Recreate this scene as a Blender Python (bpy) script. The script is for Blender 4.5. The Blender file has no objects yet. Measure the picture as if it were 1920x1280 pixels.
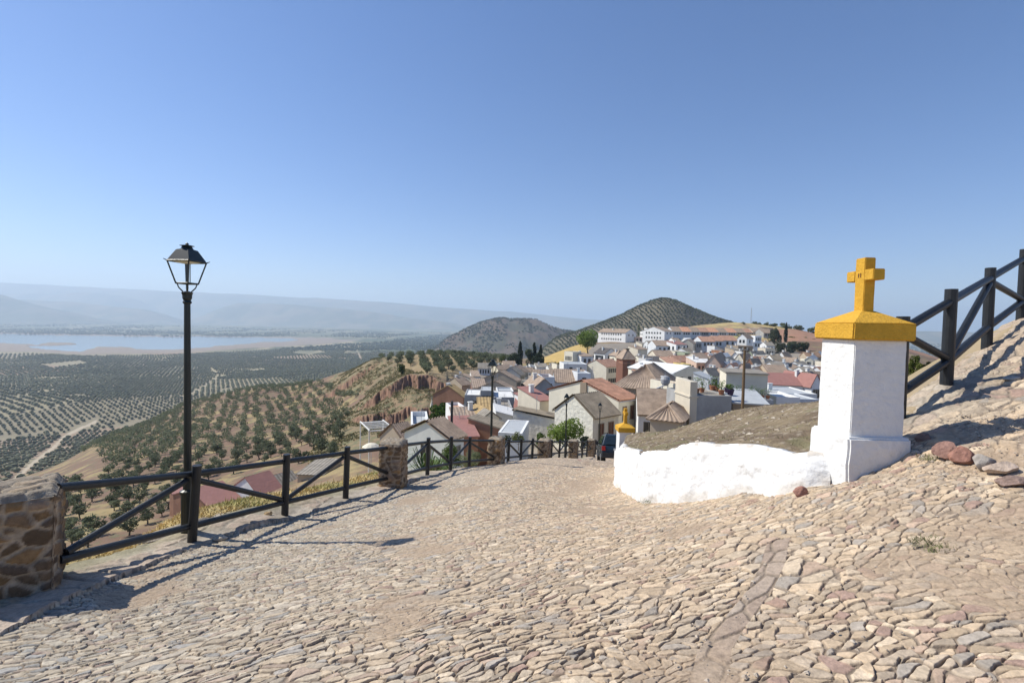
import bpy, math, random
import numpy as np
from mathutils import Vector, Matrix
R = math.radians
random.seed(7); rng = np.random.default_rng(7)
scene = bpy.context.scene
COL = scene.collection

# ------------------------------------------------------------------ camera
FPX = 915.0                      # focal length in pixels of the 1920 px wide photograph
PITCH, ROLL = R(2.0), R(1.2)
cF = Vector((0, math.cos(PITCH), -math.sin(PITCH)))
_r0 = Vector((1, 0, 0)); _u0 = Vector((0, math.sin(PITCH), math.cos(PITCH)))
cU = _u0 * math.cos(ROLL) - _r0 * math.sin(ROLL)
cR = _r0 * math.cos(ROLL) + _u0 * math.sin(ROLL)
cam_d = bpy.data.cameras.new('camera'); cam = bpy.data.objects.new('camera', cam_d); COL.objects.link(cam)
cam_d.sensor_width = 36; cam_d.lens = 36 * FPX / 1920
cam_d.clip_start = 0.05; cam_d.clip_end = 80000
M = Matrix.Identity(4)
for i, v in enumerate((cR, cU, -cF)):
    for k in range(3): M[k][i] = v[k]
cam.matrix_world = M
scene.camera = cam
# ------------------------------------------------------------------ light
SUN = Vector((-0.655, 0.163, 0.737)).normalized()
world = bpy.data.worlds.new('World'); scene.world = world; world.use_nodes = True
wn = world.node_tree; wn.nodes.clear()
sky = wn.nodes.new('ShaderNodeTexSky'); sky.sky_type = 'NISHITA'; sky.sun_disc = False
sky.sun_elevation = math.asin(SUN.z); sky.sun_rotation = math.atan2(SUN.x, SUN.y)
sky.altitude = 600; sky.air_density = 1.0; sky.dust_density = 0.35; sky.ozone_density = 2.6
bg = wn.nodes.new('ShaderNodeBackground'); bg.inputs['Strength'].default_value = 0.110
wo = wn.nodes.new('ShaderNodeOutputWorld')
tint = wn.nodes.new('ShaderNodeMix'); tint.data_type = 'RGBA'; tint.blend_type = 'MULTIPLY'; tint.inputs[0].default_value = 1; tint.inputs[7].default_value = (1.03, 0.98, 1.06, 1)
wn.links.new(sky.outputs[0], tint.inputs[6]); hs = wn.nodes.new('ShaderNodeHueSaturation'); hs.inputs['Saturation'].default_value = 1.21
wn.links.new(tint.outputs[2], hs.inputs['Color']); wn.links.new(hs.outputs[0], bg.inputs[0]); wn.links.new(bg.outputs[0], wo.inputs[0])
sl = bpy.data.lights.new('sun', 'SUN'); sl.energy = 5.0; sl.angle = R(0.55); sl.color = (1.0, 0.95, 0.85)
so = bpy.data.objects.new('sun', sl); COL.objects.link(so)
so.rotation_euler = SUN.to_track_quat('Z', 'Y').to_euler()
scene.view_settings.view_transform = 'Standard'; scene.view_settings.look = 'None'
scene.view_settings.exposure = 0.25; scene.view_settings.gamma = 1
scene.cycles.max_bounces = 5; scene.cycles.volume_bounces = 1; scene.cycles.transparent_max_bounces = 8
scene.cycles.use_denoising = True

# ------------------------------------------------------------------ helpers
def at(px, py, D):
    """world point seen at photo pixel (px, py), D metres ahead of the camera"""
    d = cR * ((px - 960) / FPX) + cU * ((640 - py) / FPX) + cF
    return d * (D / d.y)
def atz(px, py, z):
    d = cR * ((px - 960) / FPX) + cU * ((640 - py) / FPX) + cF
    return d * (z / d.z)
def project(x, y, z):
    a = x * cR.x + y * cR.y + z * cR.z; b = x * cU.x + y * cU.y + z * cU.z; c = x * cF.x + y * cF.y + z * cF.z
    c = np.maximum(c, 1e-3)
    return 960 + FPX * a / c, 640 - FPX * b / c
def tag(o, label=None, cat=None, group=None, kind=None):
    if label: o['label'] = label
    if cat: o['category'] = cat
    if group: o['group'] = group
    if kind: o['kind'] = kind
    return o
def empty(name, loc, rz=0, label=None, cat=None, group=None):
    o = bpy.data.objects.new(name, None); COL.objects.link(o); o.location = loc; o.rotation_euler = (0, 0, rz)
    o.empty_display_size = 0.3
    return tag(o, label, cat, group)
def link(name, me, mats, parent=None):
    o = bpy.data.objects.new(name, me); COL.objects.link(o)
    if mats is not None:
        for m in (mats if isinstance(mats, (list, tuple)) else [mats]): me.materials.append(m)
    if parent: o.parent = parent
    return o
class MB:
    def __init__(s): s.v = []; s.f = []; s.mi = []
    def add(s, vs, fs, mi=0):
        n = len(s.v); s.v += [tuple(p) for p in vs]; s.f += [tuple(i + n for i in f) for f in fs]; s.mi += [mi] * len(fs)
    def box(s, x0, x1, y0, y1, z0, z1, mi=0, tap=0):
        t = tap
        s.add([(x0, y0, z0), (x1, y0, z0), (x1, y1, z0), (x0, y1, z0), (x0 + t, y0 + t, z1), (x1 - t, y0 + t, z1), (x1 - t, y1 - t, z1), (x0 + t, y1 - t, z1)],
              [(0, 3, 2, 1), (4, 5, 6, 7), (0, 1, 5, 4), (1, 2, 6, 5), (2, 3, 7, 6), (3, 0, 4, 7)], mi)
    def prism(s, pts, off, mi=0):
        """polygon pts extruded by vector off"""
        n = len(pts); a = [Vector(p) for p in pts]; b = [p + Vector(off) for p in a]
        s.add(a + b, [tuple(range(n))[::-1], tuple(range(n, 2 * n))] + [(i, (i + 1) % n, n + (i + 1) % n, n + i) for i in range(n)], mi)
    def tube(s, p, q, r0, r1=None, n=10, mi=0):
        r1 = r0 if r1 is None else r1; p = Vector(p); q = Vector(q); d = (q - p).normalized()
        a = d.orthogonal().normalized(); b = d.cross(a)
        vs = []
        for c, r in ((p, r0), (q, r1)):
            for i in range(n):
                t = 2 * math.pi * i / n; vs.append(c + (a * math.cos(t) + b * math.sin(t)) * r)
        s.add(vs, [tuple(range(n))[::-1], tuple(range(n, 2 * n))] + [(i, (i + 1) % n, n + (i + 1) % n, n + i) for i in range(n)], mi)
    def lathe(s, c, prof, n=14, mi=0, ph=0):
        vs = []; fs = []
        for r, z in prof:
            for i in range(n):
                t = 2 * math.pi * i / n + ph; vs.append((c[0] + r * math.cos(t), c[1] + r * math.sin(t), c[2] + z))
        for k in range(len(prof) - 1):
            for i in range(n):
                j = (i + 1) % n; fs.append((k * n + i, k * n + j, (k + 1) * n + j, (k + 1) * n + i))
        fs.append(tuple(range(n))[::-1]); fs.append(tuple(range((len(prof) - 1) * n, len(prof) * n)))
        s.add(vs, fs, mi)
    def build(s, name, mats, parent=None, smooth=False, loc=None):
        me = bpy.data.meshes.new(name); me.from_pydata(s.v, [], s.f)
        for p, m in zip(me.polygons, s.mi): p.material_index = m
        if smooth:
            for p in me.polygons: p.use_smooth = True
        me.update(); o = link(name, me, mats, parent)
        if loc is not None: o.location = loc
        return o
def fast_mesh(name, V, F, mats, cols=None, smooth=True, parent=None):
    """V (n,3), F (m,k) arrays"""
    me = bpy.data.meshes.new(name); n, m, k = len(V), len(F), F.shape[1]
    me.vertices.add(n); me.vertices.foreach_set('co', np.ascontiguousarray(V, np.float32).ravel())
    me.loops.add(m * k); me.loops.foreach_set('vertex_index', np.ascontiguousarray(F, np.int32).ravel())
    me.polygons.add(m); me.polygons.foreach_set('loop_start', np.arange(0, m * k, k, dtype=np.int32))
    me.polygons.foreach_set('use_smooth', np.full(m, smooth, dtype=bool))
    me.update(calc_edges=True)
    if cols is not None:
        a = me.color_attributes.new('Col', 'FLOAT_COLOR', 'POINT')
        c = np.ones((n, 4), np.float32); c[:, :3] = cols; a.data.foreach_set('color', c.ravel())
    return link(name, me, mats, parent)
def grid_faces(nr, nc, keep=None):
    i = np.arange(nr * nc).reshape(nr, nc)
    F = np.stack([i[:-1, :-1], i[:-1, 1:], i[1:, 1:], i[1:, :-1]], -1).reshape(-1, 4)
    if keep is not None:
        k = keep[:-1, :-1] & keep[:-1, 1:] & keep[1:, 1:] & keep[1:, :-1]; F = F[k.ravel()]
    return F
def compact(V, F, C=None):
    u, inv = np.unique(F.ravel(), return_inverse=True)
    return V[u], inv.reshape(F.shape), (None if C is None else C[u])
def hsh(i, j, k=0):
    i = np.asarray(i).astype(np.int64).astype(np.uint64); j = np.asarray(j).astype(np.int64).astype(np.uint64)
    h = (i * np.uint64(0x9E3779B97F4A7C15)) ^ (j * np.uint64(0xC2B2AE3D27D4EB4F)) ^ np.uint64((k * 0x165667B19E3779F9 + 0x1234567) & 0xFFFFFFFFFFFFFFFF)
    h ^= h >> np.uint64(29); h *= np.uint64(0xBF58476D1CE4E5B9); h ^= h >> np.uint64(32); h *= np.uint64(0x94D049BB133111EB); h ^= h >> np.uint64(29)
    return (h & np.uint64(0xFFFFFF)).astype(np.float64) / float(0xFFFFFF)
np.seterr(over='ignore')
def vnoise(x, y, k=0):
    i = np.floor(x); j = np.floor(y); fx = x - i; fy = y - j
    fx = fx * fx * (3 - 2 * fx); fy = fy * fy * (3 - 2 * fy)
    a = hsh(i, j, k); b = hsh(i + 1, j, k); c = hsh(i, j + 1, k); d = hsh(i + 1, j + 1, k)
    return (a * (1 - fx) + b * fx) * (1 - fy) + (c * (1 - fx) + d * fx) * fy
def fbm(x, y, o=4, k=0):
    s = 0; a = 0.5; t = 0
    for q in range(o):
        s = s + a * vnoise(x + 17.3 * q, y - 9.1 * q, k + q); t += a; a *= 0.5; x = x * 2.03; y = y * 2.03
    return s / t
def sstep(a, b, x):
    t = np.clip((x - a) / (b - a), 0, 1); return t * t * (3 - 2 * t)
def worley(p, q, k=0, jit=0.85):
    """F1, F2, id hash coords, offset to cell point"""
    i0 = np.floor(p); j0 = np.floor(q)
    d1 = np.full(p.shape, 9.0); d2 = np.full(p.shape, 9.0); ci = np.zeros(p.shape); cj = np.zeros(p.shape); ox = np.zeros(p.shape); oy = np.zeros(p.shape)
    for di in (-1, 0, 1):
        for dj in (-1, 0, 1):
            i = i0 + di; j = j0 + dj
            cx = i + 0.5 + jit * (hsh(i, j, k) - 0.5); cy = j + 0.5 + jit * (hsh(i, j, k + 1) - 0.5)
            dx = p - cx; dy = q - cy
            d = np.sqrt(dx * dx + dy * dy) + 0.22 * (hsh(i, j, k + 2) - 0.5)
            n1 = d < d1; d2 = np.where(n1, d1, np.minimum(d2, d))
            d1 = np.where(n1, d, d1); ci = np.where(n1, i, ci); cj = np.where(n1, j, cj); ox = np.where(n1, dx, ox); oy = np.where(n1, dy, oy)
    return d1, d2, ci, cj, ox, oy
def inpoly(px, py, poly):
    px = np.asarray(px); py = np.asarray(py); r = np.zeros(px.shape, bool); n = len(poly)
    for i in range(n):
        x1, y1 = poly[i]; x2, y2 = poly[(i + 1) % n]
        if y1 == y2: continue
        c = ((y1 > py) != (y2 > py)) & (px < (x2 - x1) * (py - y1) / (y2 - y1) + x1); r ^= c
    return r
class TPS:
    def __init__(s, P, v, reg=1e-4):
        P = np.array(P, float); v = np.array(v, float); n = len(P); s.P = P
        K = s.k(P, P) + reg * np.eye(n); A = np.zeros((n + 3, n + 3)); A[:n, :n] = K
        Q = np.c_[np.ones(n), P]; A[:n, n:] = Q; A[n:, :n] = Q.T
        s.w = np.linalg.solve(A, np.r_[v, 0, 0, 0])
    @staticmethod
    def k(a, b):
        d = ((a[:, None, :] - b[None]) ** 2).sum(-1); return 0.5 * d * np.log(d + 1e-12)
    def __call__(s, x, y):
        sh = np.shape(x); q = np.c_[np.ravel(x), np.ravel(y)]; o = np.empty(len(q)); n = len(s.P)
        for i in range(0, len(q), 60000):
            c = q[i:i + 60000]; o[i:i + 60000] = s.k(c, s.P) @ s.w[:n] + s.w[n] + c @ s.w[n + 1:]
        return o.reshape(sh)
def mixc(a, b, t):
    t = np.asarray(t)[..., None]; return np.asarray(a) * (1 - t) + np.asarray(b) * t

# ------------------------------------------------------------------ materials
MATS = {}
def mat(name, col=(0.5, 0.5, 0.5), rough=0.8, attr=False, nscale=3.0, namt=0.25, col2=None, bump=0.0, bscale=20.0, metal=0.0, rnd=0.0, spec=0.3, obj=True, dist=0.02, pre=None, wave=None, trans=0):
    if name in MATS: return MATS[name]
    m = bpy.data.materials.new(name); m.use_nodes = True; nt = m.node_tree; N = nt.nodes; L = nt.links
    b = N['Principled BSDF']; b.inputs['Roughness'].default_value = rough; b.inputs['Metallic'].default_value = metal
    b.inputs['Specular IOR Level'].default_value = spec
    tc = N.new('ShaderNodeTexCoord'); nz = N.new('ShaderNodeTexNoise'); nz.inputs['Scale'].default_value = nscale; nz.inputs['Detail'].default_value = 6; nz.inputs['Roughness'].default_value = 0.65
    L.new(tc.outputs['Object'], nz.inputs['Vector'])
    if attr:
        c = N.new('ShaderNodeVertexColor'); c.layer_name = 'Col'; base = c.outputs['Color']
    else:
        c = N.new('ShaderNodeRGB'); c.outputs[0].default_value = (*col, 1); base = c.outputs[0]
    rp = N.new('ShaderNodeMapRange'); rp.inputs['From Min'].default_value = 0.3; rp.inputs['From Max'].default_value = 0.7
    L.new(nz.outputs['Fac'], rp.inputs['Value'])
    mx = N.new('ShaderNodeMix'); mx.data_type = 'RGBA'
    if col2 is not None:
        rp.inputs['To Min'].default_value = 0; rp.inputs['To Max'].default_value = 1
        L.new(rp.outputs[0], mx.inputs[0]); L.new(base, mx.inputs[6]); mx.inputs[7].default_value = (*col2, 1)
        base = mx.outputs[2]
    else:
        rp.inputs['To Min'].default_value = 1 - namt; rp.inputs['To Max'].default_value = 1 + namt
        mx.blend_type = 'MULTIPLY'; mx.inputs[0].default_value = 1
        L.new(base, mx.inputs[6]); L.new(rp.outputs[0], mx.inputs[7]); base = mx.outputs[2]
    if rnd:
        oi = N.new('ShaderNodeObjectInfo'); hv = N.new('ShaderNodeHueSaturation'); r2 = N.new('ShaderNodeMapRange')
        r2.inputs['To Min'].default_value = 1 - rnd; r2.inputs['To Max'].default_value = 1 + rnd
        L.new(oi.outputs['Random'], r2.inputs['Value']); L.new(r2.outputs[0], hv.inputs['Value']); L.new(base, hv.inputs['Color']); base = hv.outputs[0]
    if name == 'whitewash':   # scuffs and flaked spots in the lime coat
        n5 = N.new('ShaderNodeTexNoise'); n5.inputs['Scale'].default_value = 11; n5.inputs['Detail'].default_value = 9; n5.inputs['Roughness'].default_value = 0.75; L.new(tc.outputs['Object'], n5.inputs['Vector'])
        r5 = N.new('ShaderNodeMapRange'); r5.inputs['From Min'].default_value = 0.63; r5.inputs['From Max'].default_value = 0.70; r5.inputs['To Max'].default_value = 0.55; L.new(n5.outputs['Fac'], r5.inputs['Value'])
        m5 = N.new('ShaderNodeMix'); m5.data_type = 'RGBA'; L.new(r5.outputs[0], m5.inputs[0]); L.new(base, m5.inputs[6]); m5.inputs[7].default_value = (0.42, 0.40, 0.36, 1); base = m5.outputs[2]
    if wave:
        wv = N.new('ShaderNodeTexWave'); wv.bands_direction = wave; wv.inputs['Scale'].default_value = 0.62; wv.inputs['Distortion'].default_value = 0.6; wv.inputs['Detail Scale'].default_value = 2.0
        L.new(tc.outputs['Object'], wv.inputs['Vector']); r3 = N.new('ShaderNodeMapRange'); r3.inputs['To Min'].default_value = 0.66; r3.inputs['To Max'].default_value = 1.2; L.new(wv.outputs['Fac'], r3.inputs['Value'])
        m3 = N.new('ShaderNodeMix'); m3.data_type = 'RGBA'; m3.blend_type = 'MULTIPLY'; m3.inputs[0].default_value = 1; L.new(base, m3.inputs[6]); L.new(r3.outputs[0], m3.inputs[7]); base = m3.outputs[2]
    L.new(base, b.inputs['Base Color'])
    if trans:
        tr = N.new('ShaderNodeBsdfTranslucent'); ms = N.new('ShaderNodeMixShader'); ms.inputs[0].default_value = trans; L.new(base, tr.inputs['Color'])
        L.new(b.outputs[0], ms.inputs[1]); L.new(tr.outputs[0], ms.inputs[2]); L.new(ms.outputs[0], N['Material Output'].inputs['Surface'])
    if bump:
        n2 = N.new('ShaderNodeTexNoise'); n2.inputs['Scale'].default_value = bscale; n2.inputs['Detail'].default_value = 5; L.new(tc.outputs['Object'], n2.inputs['Vector'])
        bp = N.new('ShaderNodeBump'); bp.inputs['Strength'].default_value = bump; bp.inputs['Distance'].default_value = dist
        L.new(n2.outputs['Fac'], bp.inputs['Height']); L.new(bp.outputs[0], b.inputs['Normal'])
    MATS[name] = m; return m
mat('cobble', attr=True, rough=0.85, nscale=28, namt=0.22, bump=0.5, bscale=70, dist=0.012)
mat('terrain', attr=True, rough=0.95, nscale=0.35, namt=0.16, bump=0.6, bscale=9, dist=0.06)
mat('mound', attr=True, rough=0.95, nscale=9, namt=0.25, bump=0.8, bscale=40, dist=0.03)
mat('stonework', attr=True, rough=0.9, nscale=22, namt=0.25, bump=0.8, bscale=60, dist=0.01)
mat('rock', attr=True, rough=0.9, nscale=12, namt=0.3, bump=0.8, bscale=30, dist=0.02)
mat('whitewash', (0.72, 0.72, 0.70), 0.85, nscale=7, namt=0.055, bump=0.8, bscale=16, dist=0.02)
mat('whitewash_wall', attr=True, rough=0.88, nscale=6, namt=0.05, bump=0.9, bscale=15, dist=0.022)
mat('yellow_paint', (0.58, 0.325, 0.035), 0.85, nscale=9, namt=0.12, bump=0.9, bscale=38, dist=0.012)
mat('black_wood', (0.012, 0.014, 0.016), 0.48, nscale=8, namt=0.3, bump=0.3, bscale=18, dist=0.006, spec=0.5)
mat('lamp_iron', (0.010, 0.016, 0.014), 0.4, nscale=6, namt=0.2, spec=0.5)
mat('lamp_white', (0.7, 0.68, 0.6), 0.5)
mat('leaf', attr=True, rough=0.7, nscale=1.5, namt=0.22, rnd=0.2, spec=0.25, trans=0.38)
mat('bark', (0.11, 0.085, 0.06), 0.9, nscale=6, namt=0.3)
mat('grass', attr=True, rough=0.9, nscale=3, namt=0.2)
mat('water', (0.12, 0.17, 0.2), 0.12, nscale=0.01, namt=0.08, spec=0.5)
mat('window_dark', (0.025, 0.027, 0.03), 0.3, spec=0.5)
mat('window_frame', (0.30, 0.26, 0.2), 0.6)
mat('shutter_brown', (0.16, 0.07, 0.04), 0.6)
mat('metal_grey', (0.35, 0.36, 0.37), 0.5, namt=0.2, nscale=0.8)
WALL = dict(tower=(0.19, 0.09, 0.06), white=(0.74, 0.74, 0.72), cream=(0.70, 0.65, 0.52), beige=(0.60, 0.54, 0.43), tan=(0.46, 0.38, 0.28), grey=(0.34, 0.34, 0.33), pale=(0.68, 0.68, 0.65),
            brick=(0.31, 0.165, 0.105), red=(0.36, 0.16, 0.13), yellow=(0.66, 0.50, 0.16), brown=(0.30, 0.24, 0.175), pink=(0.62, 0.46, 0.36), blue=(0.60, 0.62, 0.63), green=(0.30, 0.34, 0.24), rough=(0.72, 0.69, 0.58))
for k, c in WALL.items():
    mat('wall_' + k, c, 0.9, nscale=0.5 if k != 'rough' else 2.2, namt=0.10 if k not in ('brick', 'grey') else 0.22, bump=0.9 if k == 'rough' else 0.25, bscale=2.4 if k == 'rough' else 6, dist=0.12 if k == 'rough' else 0.03)
ROOF = dict(brown=(0.33, 0.25, 0.185), red=(0.43, 0.25, 0.17), terra=(0.56, 0.30, 0.185), old=(0.27, 0.225, 0.165), dark=(0.10, 0.09, 0.085), redmetal=(0.32, 0.16, 0.135), greytile=(0.28, 0.25, 0.205), white=(0.66, 0.66, 0.64), metal=(0.4, 0.42, 0.43), ochre=(0.40, 0.28, 0.13), orange=(0.43, 0.27, 0.17))
for k, c in ROOF.items():
    fl = k in ('redmetal', 'white', 'metal')
    for w in ('', 'X', 'Y'): mat('roof_' + k + w, c, 0.85, nscale=1.1, namt=0.30 if not fl else 0.10, bump=0.5, bscale=3.5, dist=0.08, wave=(w or None) if not fl else None)
# ------------------------------------------------------------------ ground shape
FENCE = [(60, 1143, 4.15), (357, 1020, 6.6), (533, 968, 8.4), (647, 937, 9.87), (737, 913, 11.6), (800.6, 892.7, 13.9), (844, 883, 15.6), (879, 877.5, 17.2), (930, 872, 19.3),
         (952, 868, 21.2), (975.6, 865, 22.6), (997, 862, 24.2), (1020, 860.5, 26.6), (1033, 858, 29.0), (1048, 856, 30.6), (1060, 854.8, 32.2), (1075, 853.5, 34.4),
         (1082, 852, 36.2), (1091, 850.5, 37.8), (1100, 849, 39.2), (1108, 847.5, 41), (1116, 846.5, 43), (1124, 845, 45)]
FW = [at(*p) for p in FENCE]
WALLB = [(1560, 912, 4.72, 1560, 852), (1512, 915, 4.80, 1510, 852), (1476, 929, 4.95, 1476, 846), (1398, 926, 5.6, 1398, 834), (1340, 936, 6.1, 1340, 831), (1283, 940, 6.7, 1283, 831), (1242, 941, 7.2, 1242, 843),
         (1212, 942, 7.7, 1212, 845), (1190, 930, 8.6, 1192, 847), (1169, 920, 9.6, 1172, 839), (1154, 908, 11, 1159, 838), (1151, 888, 14.5, 1164, 832), (1156, 876, 18, 1176, 822)]
WB = [at(a, b, d) for a, b, d, e, f in WALLB]; WT = [at(e, f, d + 0.15) for a, b, d, e, f in WALLB]
nearp = [at(*p) for p in [(960, 1280, 2.15), (0, 1280, 3.0), (480, 1280, 2.5), (1440, 1280, 2.0), (1919, 1280, 1.85), (1583, 905, 4.6), (1712, 848, 4.6), (1919, 900, 3.6), (1850, 650, 7.4),
        (1774, 722, 6.05), (1919, 720, 5.6), (1919, 598, 8.4), (1152, 868, 26), (1160, 850, 38), (1110, 905, 15.5), (-300, 1150, 4.0), (-250, 1000, 5.5),
        (110, 1045, 5.6), (330, 970, 7.9), (450, 938, 9.6), (560, 920, 10.8), (650, 901, 12.3), (700, 888, 13.8), (240, 1200, 3.6), (775, 1000, 6.5), (960, 1000, 5.75), (960, 930, 8.5), (1010, 880, 13.3), (600, 1100, 4.55), (1050, 1080, 3.9)]]
nearp += FW + WB
nearp += [Vector(p) for p in [(0, -5, -1.35), (-4, -3, -2.1), (5, -3, -0.9), (-8, -3, -3.2), (9, 0, -0.2), (-7.2, 6.5, -4.6), (-6.9, 10, -5.0), (-6.7, 12, -5.3), (-5.9, 13.5, -5.5), (-5.3, 15.5, -5.7), (-9, 10.5, -7.4), (-9, 3, -4.8), (-7.5, 15, -8), (-5.8, 19, -8.8), (-4, 24, -10.2), (-2, 31, -11.5), (1, 42, -13.5), (4, 52, -14.3),
        (-14, 8, -10), (-16, 20, -14), (-10, 30, -13.5), (-20, 45, -18.5), (-14, 55, -18), (-5, 55, -16.5), (3.5, 9.5, -2.6), (5.5, 9.6, -2.2), (7.5, 11.5, -2.2), (10, 12, -1.2), (5, 20, -6), (9, 20, -5), (14, 20, -5), (8, 30, -9), (16, 32, -9.5), (11, 45, -12.8), (22, 45, -12), (12, 60, -14.5), (30, 60, -14), (9.5, 10.0, -0.2), (30, 30, -8)]]
NEAR = TPS([(p.x, p.y) for p in nearp], [p.z for p in nearp], 1e-3)
farpx = [(300, 1000, 60), (150, 1000, 65), (300, 905, 100), (200, 850, 165), (110, 880, 180), (50, 893, 225), (-100, 940, 200), (180, 832, 285), (350, 758, 350), (480, 726, 360), (600, 716, 350), (655, 700, 340), (450, 870, 110), (450, 800, 190),
         (600, 800, 150), (600, 850, 95), (600, 750, 240), (350, 800, 230), (700, 795, 110), (780, 795, 98), (650, 770, 180), (740, 785, 124), (740, 745, 138), (760, 718, 148), (830, 716, 150), (780, 702, 172), (900, 702, 188), (700, 674, 262), (850, 670, 300), (950, 673, 300),
         (640, 705, 285), (690, 697, 232), (985, 795, 82), (995, 720, 160), (990, 698, 205), (1150, 641, 290), (1250, 645, 275), (1400, 641, 300), (1450, 628, 340), (1500, 632, 320), (1530, 645, 290), (1380, 605, 385), (1300, 612, 385), (1450, 611, 400),
         (1500, 618, 390), (1535, 627, 380), (1620, 640, 380), (1700, 655, 380), (1030, 665, 270), (1080, 648, 300), (1060, 680, 215), (1020, 669, 285)]
farp = [at(*p) for p in farpx]
farp += [at(px, 600, D) * 1 for px, D in []]
def pz(px, D, z):
    a = at(px, 610, D); return Vector((a.x, a.y, z))
farp += [pz(*q) for q in [(-300, 12, -9), (-300, 25, -18), (-300, 60, -35), (-300, 120, -60), (110, 20, -14), (110, 35, -21), (330, 35, -19), (560, 45, -17.5), (700, 50, -17), (820, 26, -10.5), (870, 90, -23), (870, 130, -24), (900, 60, -16.5), (1000, 60, -15), (1100, 60, -14.2), (800, 70, -20),
         (1200, 60, -14.5), (1200, 100, -20), (1300, 60, -14), (1400, 80, -17), (1500, 80, -16), (1200, 150, -21.5), (1400, 150, -20), (1520, 160, -18), (1200, 220, -19), (1400, 220, -18), (1700, 60, -14), (1700, 150, -20), (2000, 30, -6), (2000, 80, -18), (2000, 200, -30), (2000, 380, -30),
         (-600, 25, -20), (-600, 100, -70), (700, 370, -55), (850, 420, -60), (600, 420, -75), (350, 450, -95), (180, 360, -105), (50, 300, -110), (950, 400, -50), (1050, 400, -45), (1300, 520, -20), (1450, 560, -25), (1600, 560, -50), (1900, 600, -80), (-100, 300, -115),
         (-300, 420, -150), (0, 480, -150), (300, 620, -150), (600, 620, -150), (900, 620, -120), (1200, 700, -100), (1500, 700, -90), (1900, 800, -120), (20, 13, -5), (400, 18, -10), (1000, 20, -6), (1100, 25, -7.2), (1300, 22, -6), (1600, 22, -6)]]
US = 3.0
FAR = TPS([(US * p.x / p.y, math.log(p.y)) for p in farp], [p.z / p.y for p in farp], 1e-4)
# cliffs below the plateau: for each column the distance, height and strength of a rock step
CL = [(np.array([640, 680, 705, 740, 790, 840]), np.array([170, 152, 147, 146, 147, 140.]), np.array([0, 1.8, 3.8, 4.0, 4.2, 3.8]), 2.0),
      (np.array([640, 675, 700, 760, 800, 830]), np.array([140, 130, 126, 124, 120, 118.]), np.array([0, 2.4, 3.0, 2.8, 2.5, 0]), 1.6),
      (np.array([560, 600, 640, 700, 720]), np.array([245, 240, 238, 236, 236.]), np.array([0, 2, 5.0, 2.5, 0]), 2.5)]
LAKE = [(-300, 621), (0, 625), (130, 628), (300, 630), (420, 631), (500, 632.5), (548, 634), (560, 637), (545, 639), (500, 640.5), (440, 646), (400, 649.5), (330, 654), (255, 655), (246, 650.5), (182, 648), (176, 652.5), (150, 657), (108, 655), (60, 651), (48, 647.5), (90, 646.5), (145, 645), (135, 642.5), (95, 640.5), (70, 645.5), (0, 641), (-300, 640)]
def plain(x, y):
    px, py = project(x, y, np.full(np.shape(x), -150.0))
    a = sstep(4200, 7000, y)
    z = -150 + 5 * (fbm(x / 260, y / 260, 3, 31) - 0.5) + a * 45 * fbm(x / 1500, y / 1500, 3, 37)
    nx = px + 5 * (fbm(x / 120, y / 120, 3, 41) - 0.5) * 2; ny = py + 1.6 * (fbm(x / 120, y / 120, 3, 43) - 0.5) * 2
    l = inpoly(nx, ny, LAKE)
    return np.where(l, -158.0, z), l
def ground(x, y):
    x = np.asarray(x, float); y = np.asarray(y, float)
    yy = np.maximum(y, 6.0)
    zn = np.zeros(x.shape); zf = np.zeros(x.shape); w = sstep(math.log(20), math.log(42), np.log(np.maximum(y, 0.5)))
    m = w < 1
    if m.any(): zn[m] = NEAR(x[m], y[m])
    m2 = (w > 0) & (y < 1300)
    if m2.any():
        u = x[m2] / yy[m2]; zf[m2] = FAR(US * np.clip(u, -1.9, 1.6), np.log(yy[m2])) * yy[m2]
        px = 960 + 915 * u; f = np.zeros(px.shape)
        for cx, cd, ch, wd in CL:
            pxn = px + 0
            dc = np.interp(pxn, cx, cd) + 7 * (fbm(px / 12, px * 0 + 3, 5, 51) - 0.5) + 1.6 * (fbm(px / 2.6, yy[m2] / 1.5, 3, 52) - 0.5); hh = np.interp(pxn, cx, ch, 0, 0)
            t = yy[m2] - dc + 1.2 * (fbm(px / 1.9, yy[m2] * 1.1, 3, 53) - 0.5); f += hh * (sstep(0, wd * 1.6, t) - 0.5) * np.exp(-np.abs(t) / 14)
        zf[m2] += f
    z = zn * (1 - w) + zf * w
    wp = sstep(430, 900, y + 0 * x)
    if (wp > 0).any():
        zp, _ = plain(x, y); z = z * (1 - wp) + zp * wp
    # roughness growing with distance
    a = 0.5 * sstep(30, 120, y) + 2.0 * sstep(150, 500, y) * (1 - sstep(600, 900, y))
    z = z + a * (fbm(x / (3 + 0.08 * yy), y / (3 + 0.08 * yy), 4, 61) - 0.5)
    return z
def gz(x, y): return float(ground(np.array([x]), np.array([y]))[0])
fx_ = np.array([p.x for p in FW]); fy_ = np.array([p.y for p in FW])
def fdist(x, y):
    """signed distance to the left fence line, positive on the road side"""
    xs = np.interp(y, fy_, fx_); 
    xs = np.where(y < fy_[0], fx_[0] + (y - fy_[0]) * (-0.05), xs)
    sl = np.interp(y, (fy_[1:] + fy_[:-1]) / 2, np.diff(fx_) / np.diff(fy_))
    return (x - xs) / np.sqrt(1 + sl * sl)
RF = [at(1685, 785, 5.65), at(1774, 722, 6.05), at(1850, 650, 7.4), at(1914, 598, 8.4), at(1990, 560, 9.6)]
rx_ = np.array([1.0] + [p.x for p in RF] + [14]); ry_ = np.array([5.2] + [p.y for p in RF] + [11.5])
def rdist(x, y):
    return np.interp(x, rx_, ry_) - y      # positive on the near side of the right hand fence

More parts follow.
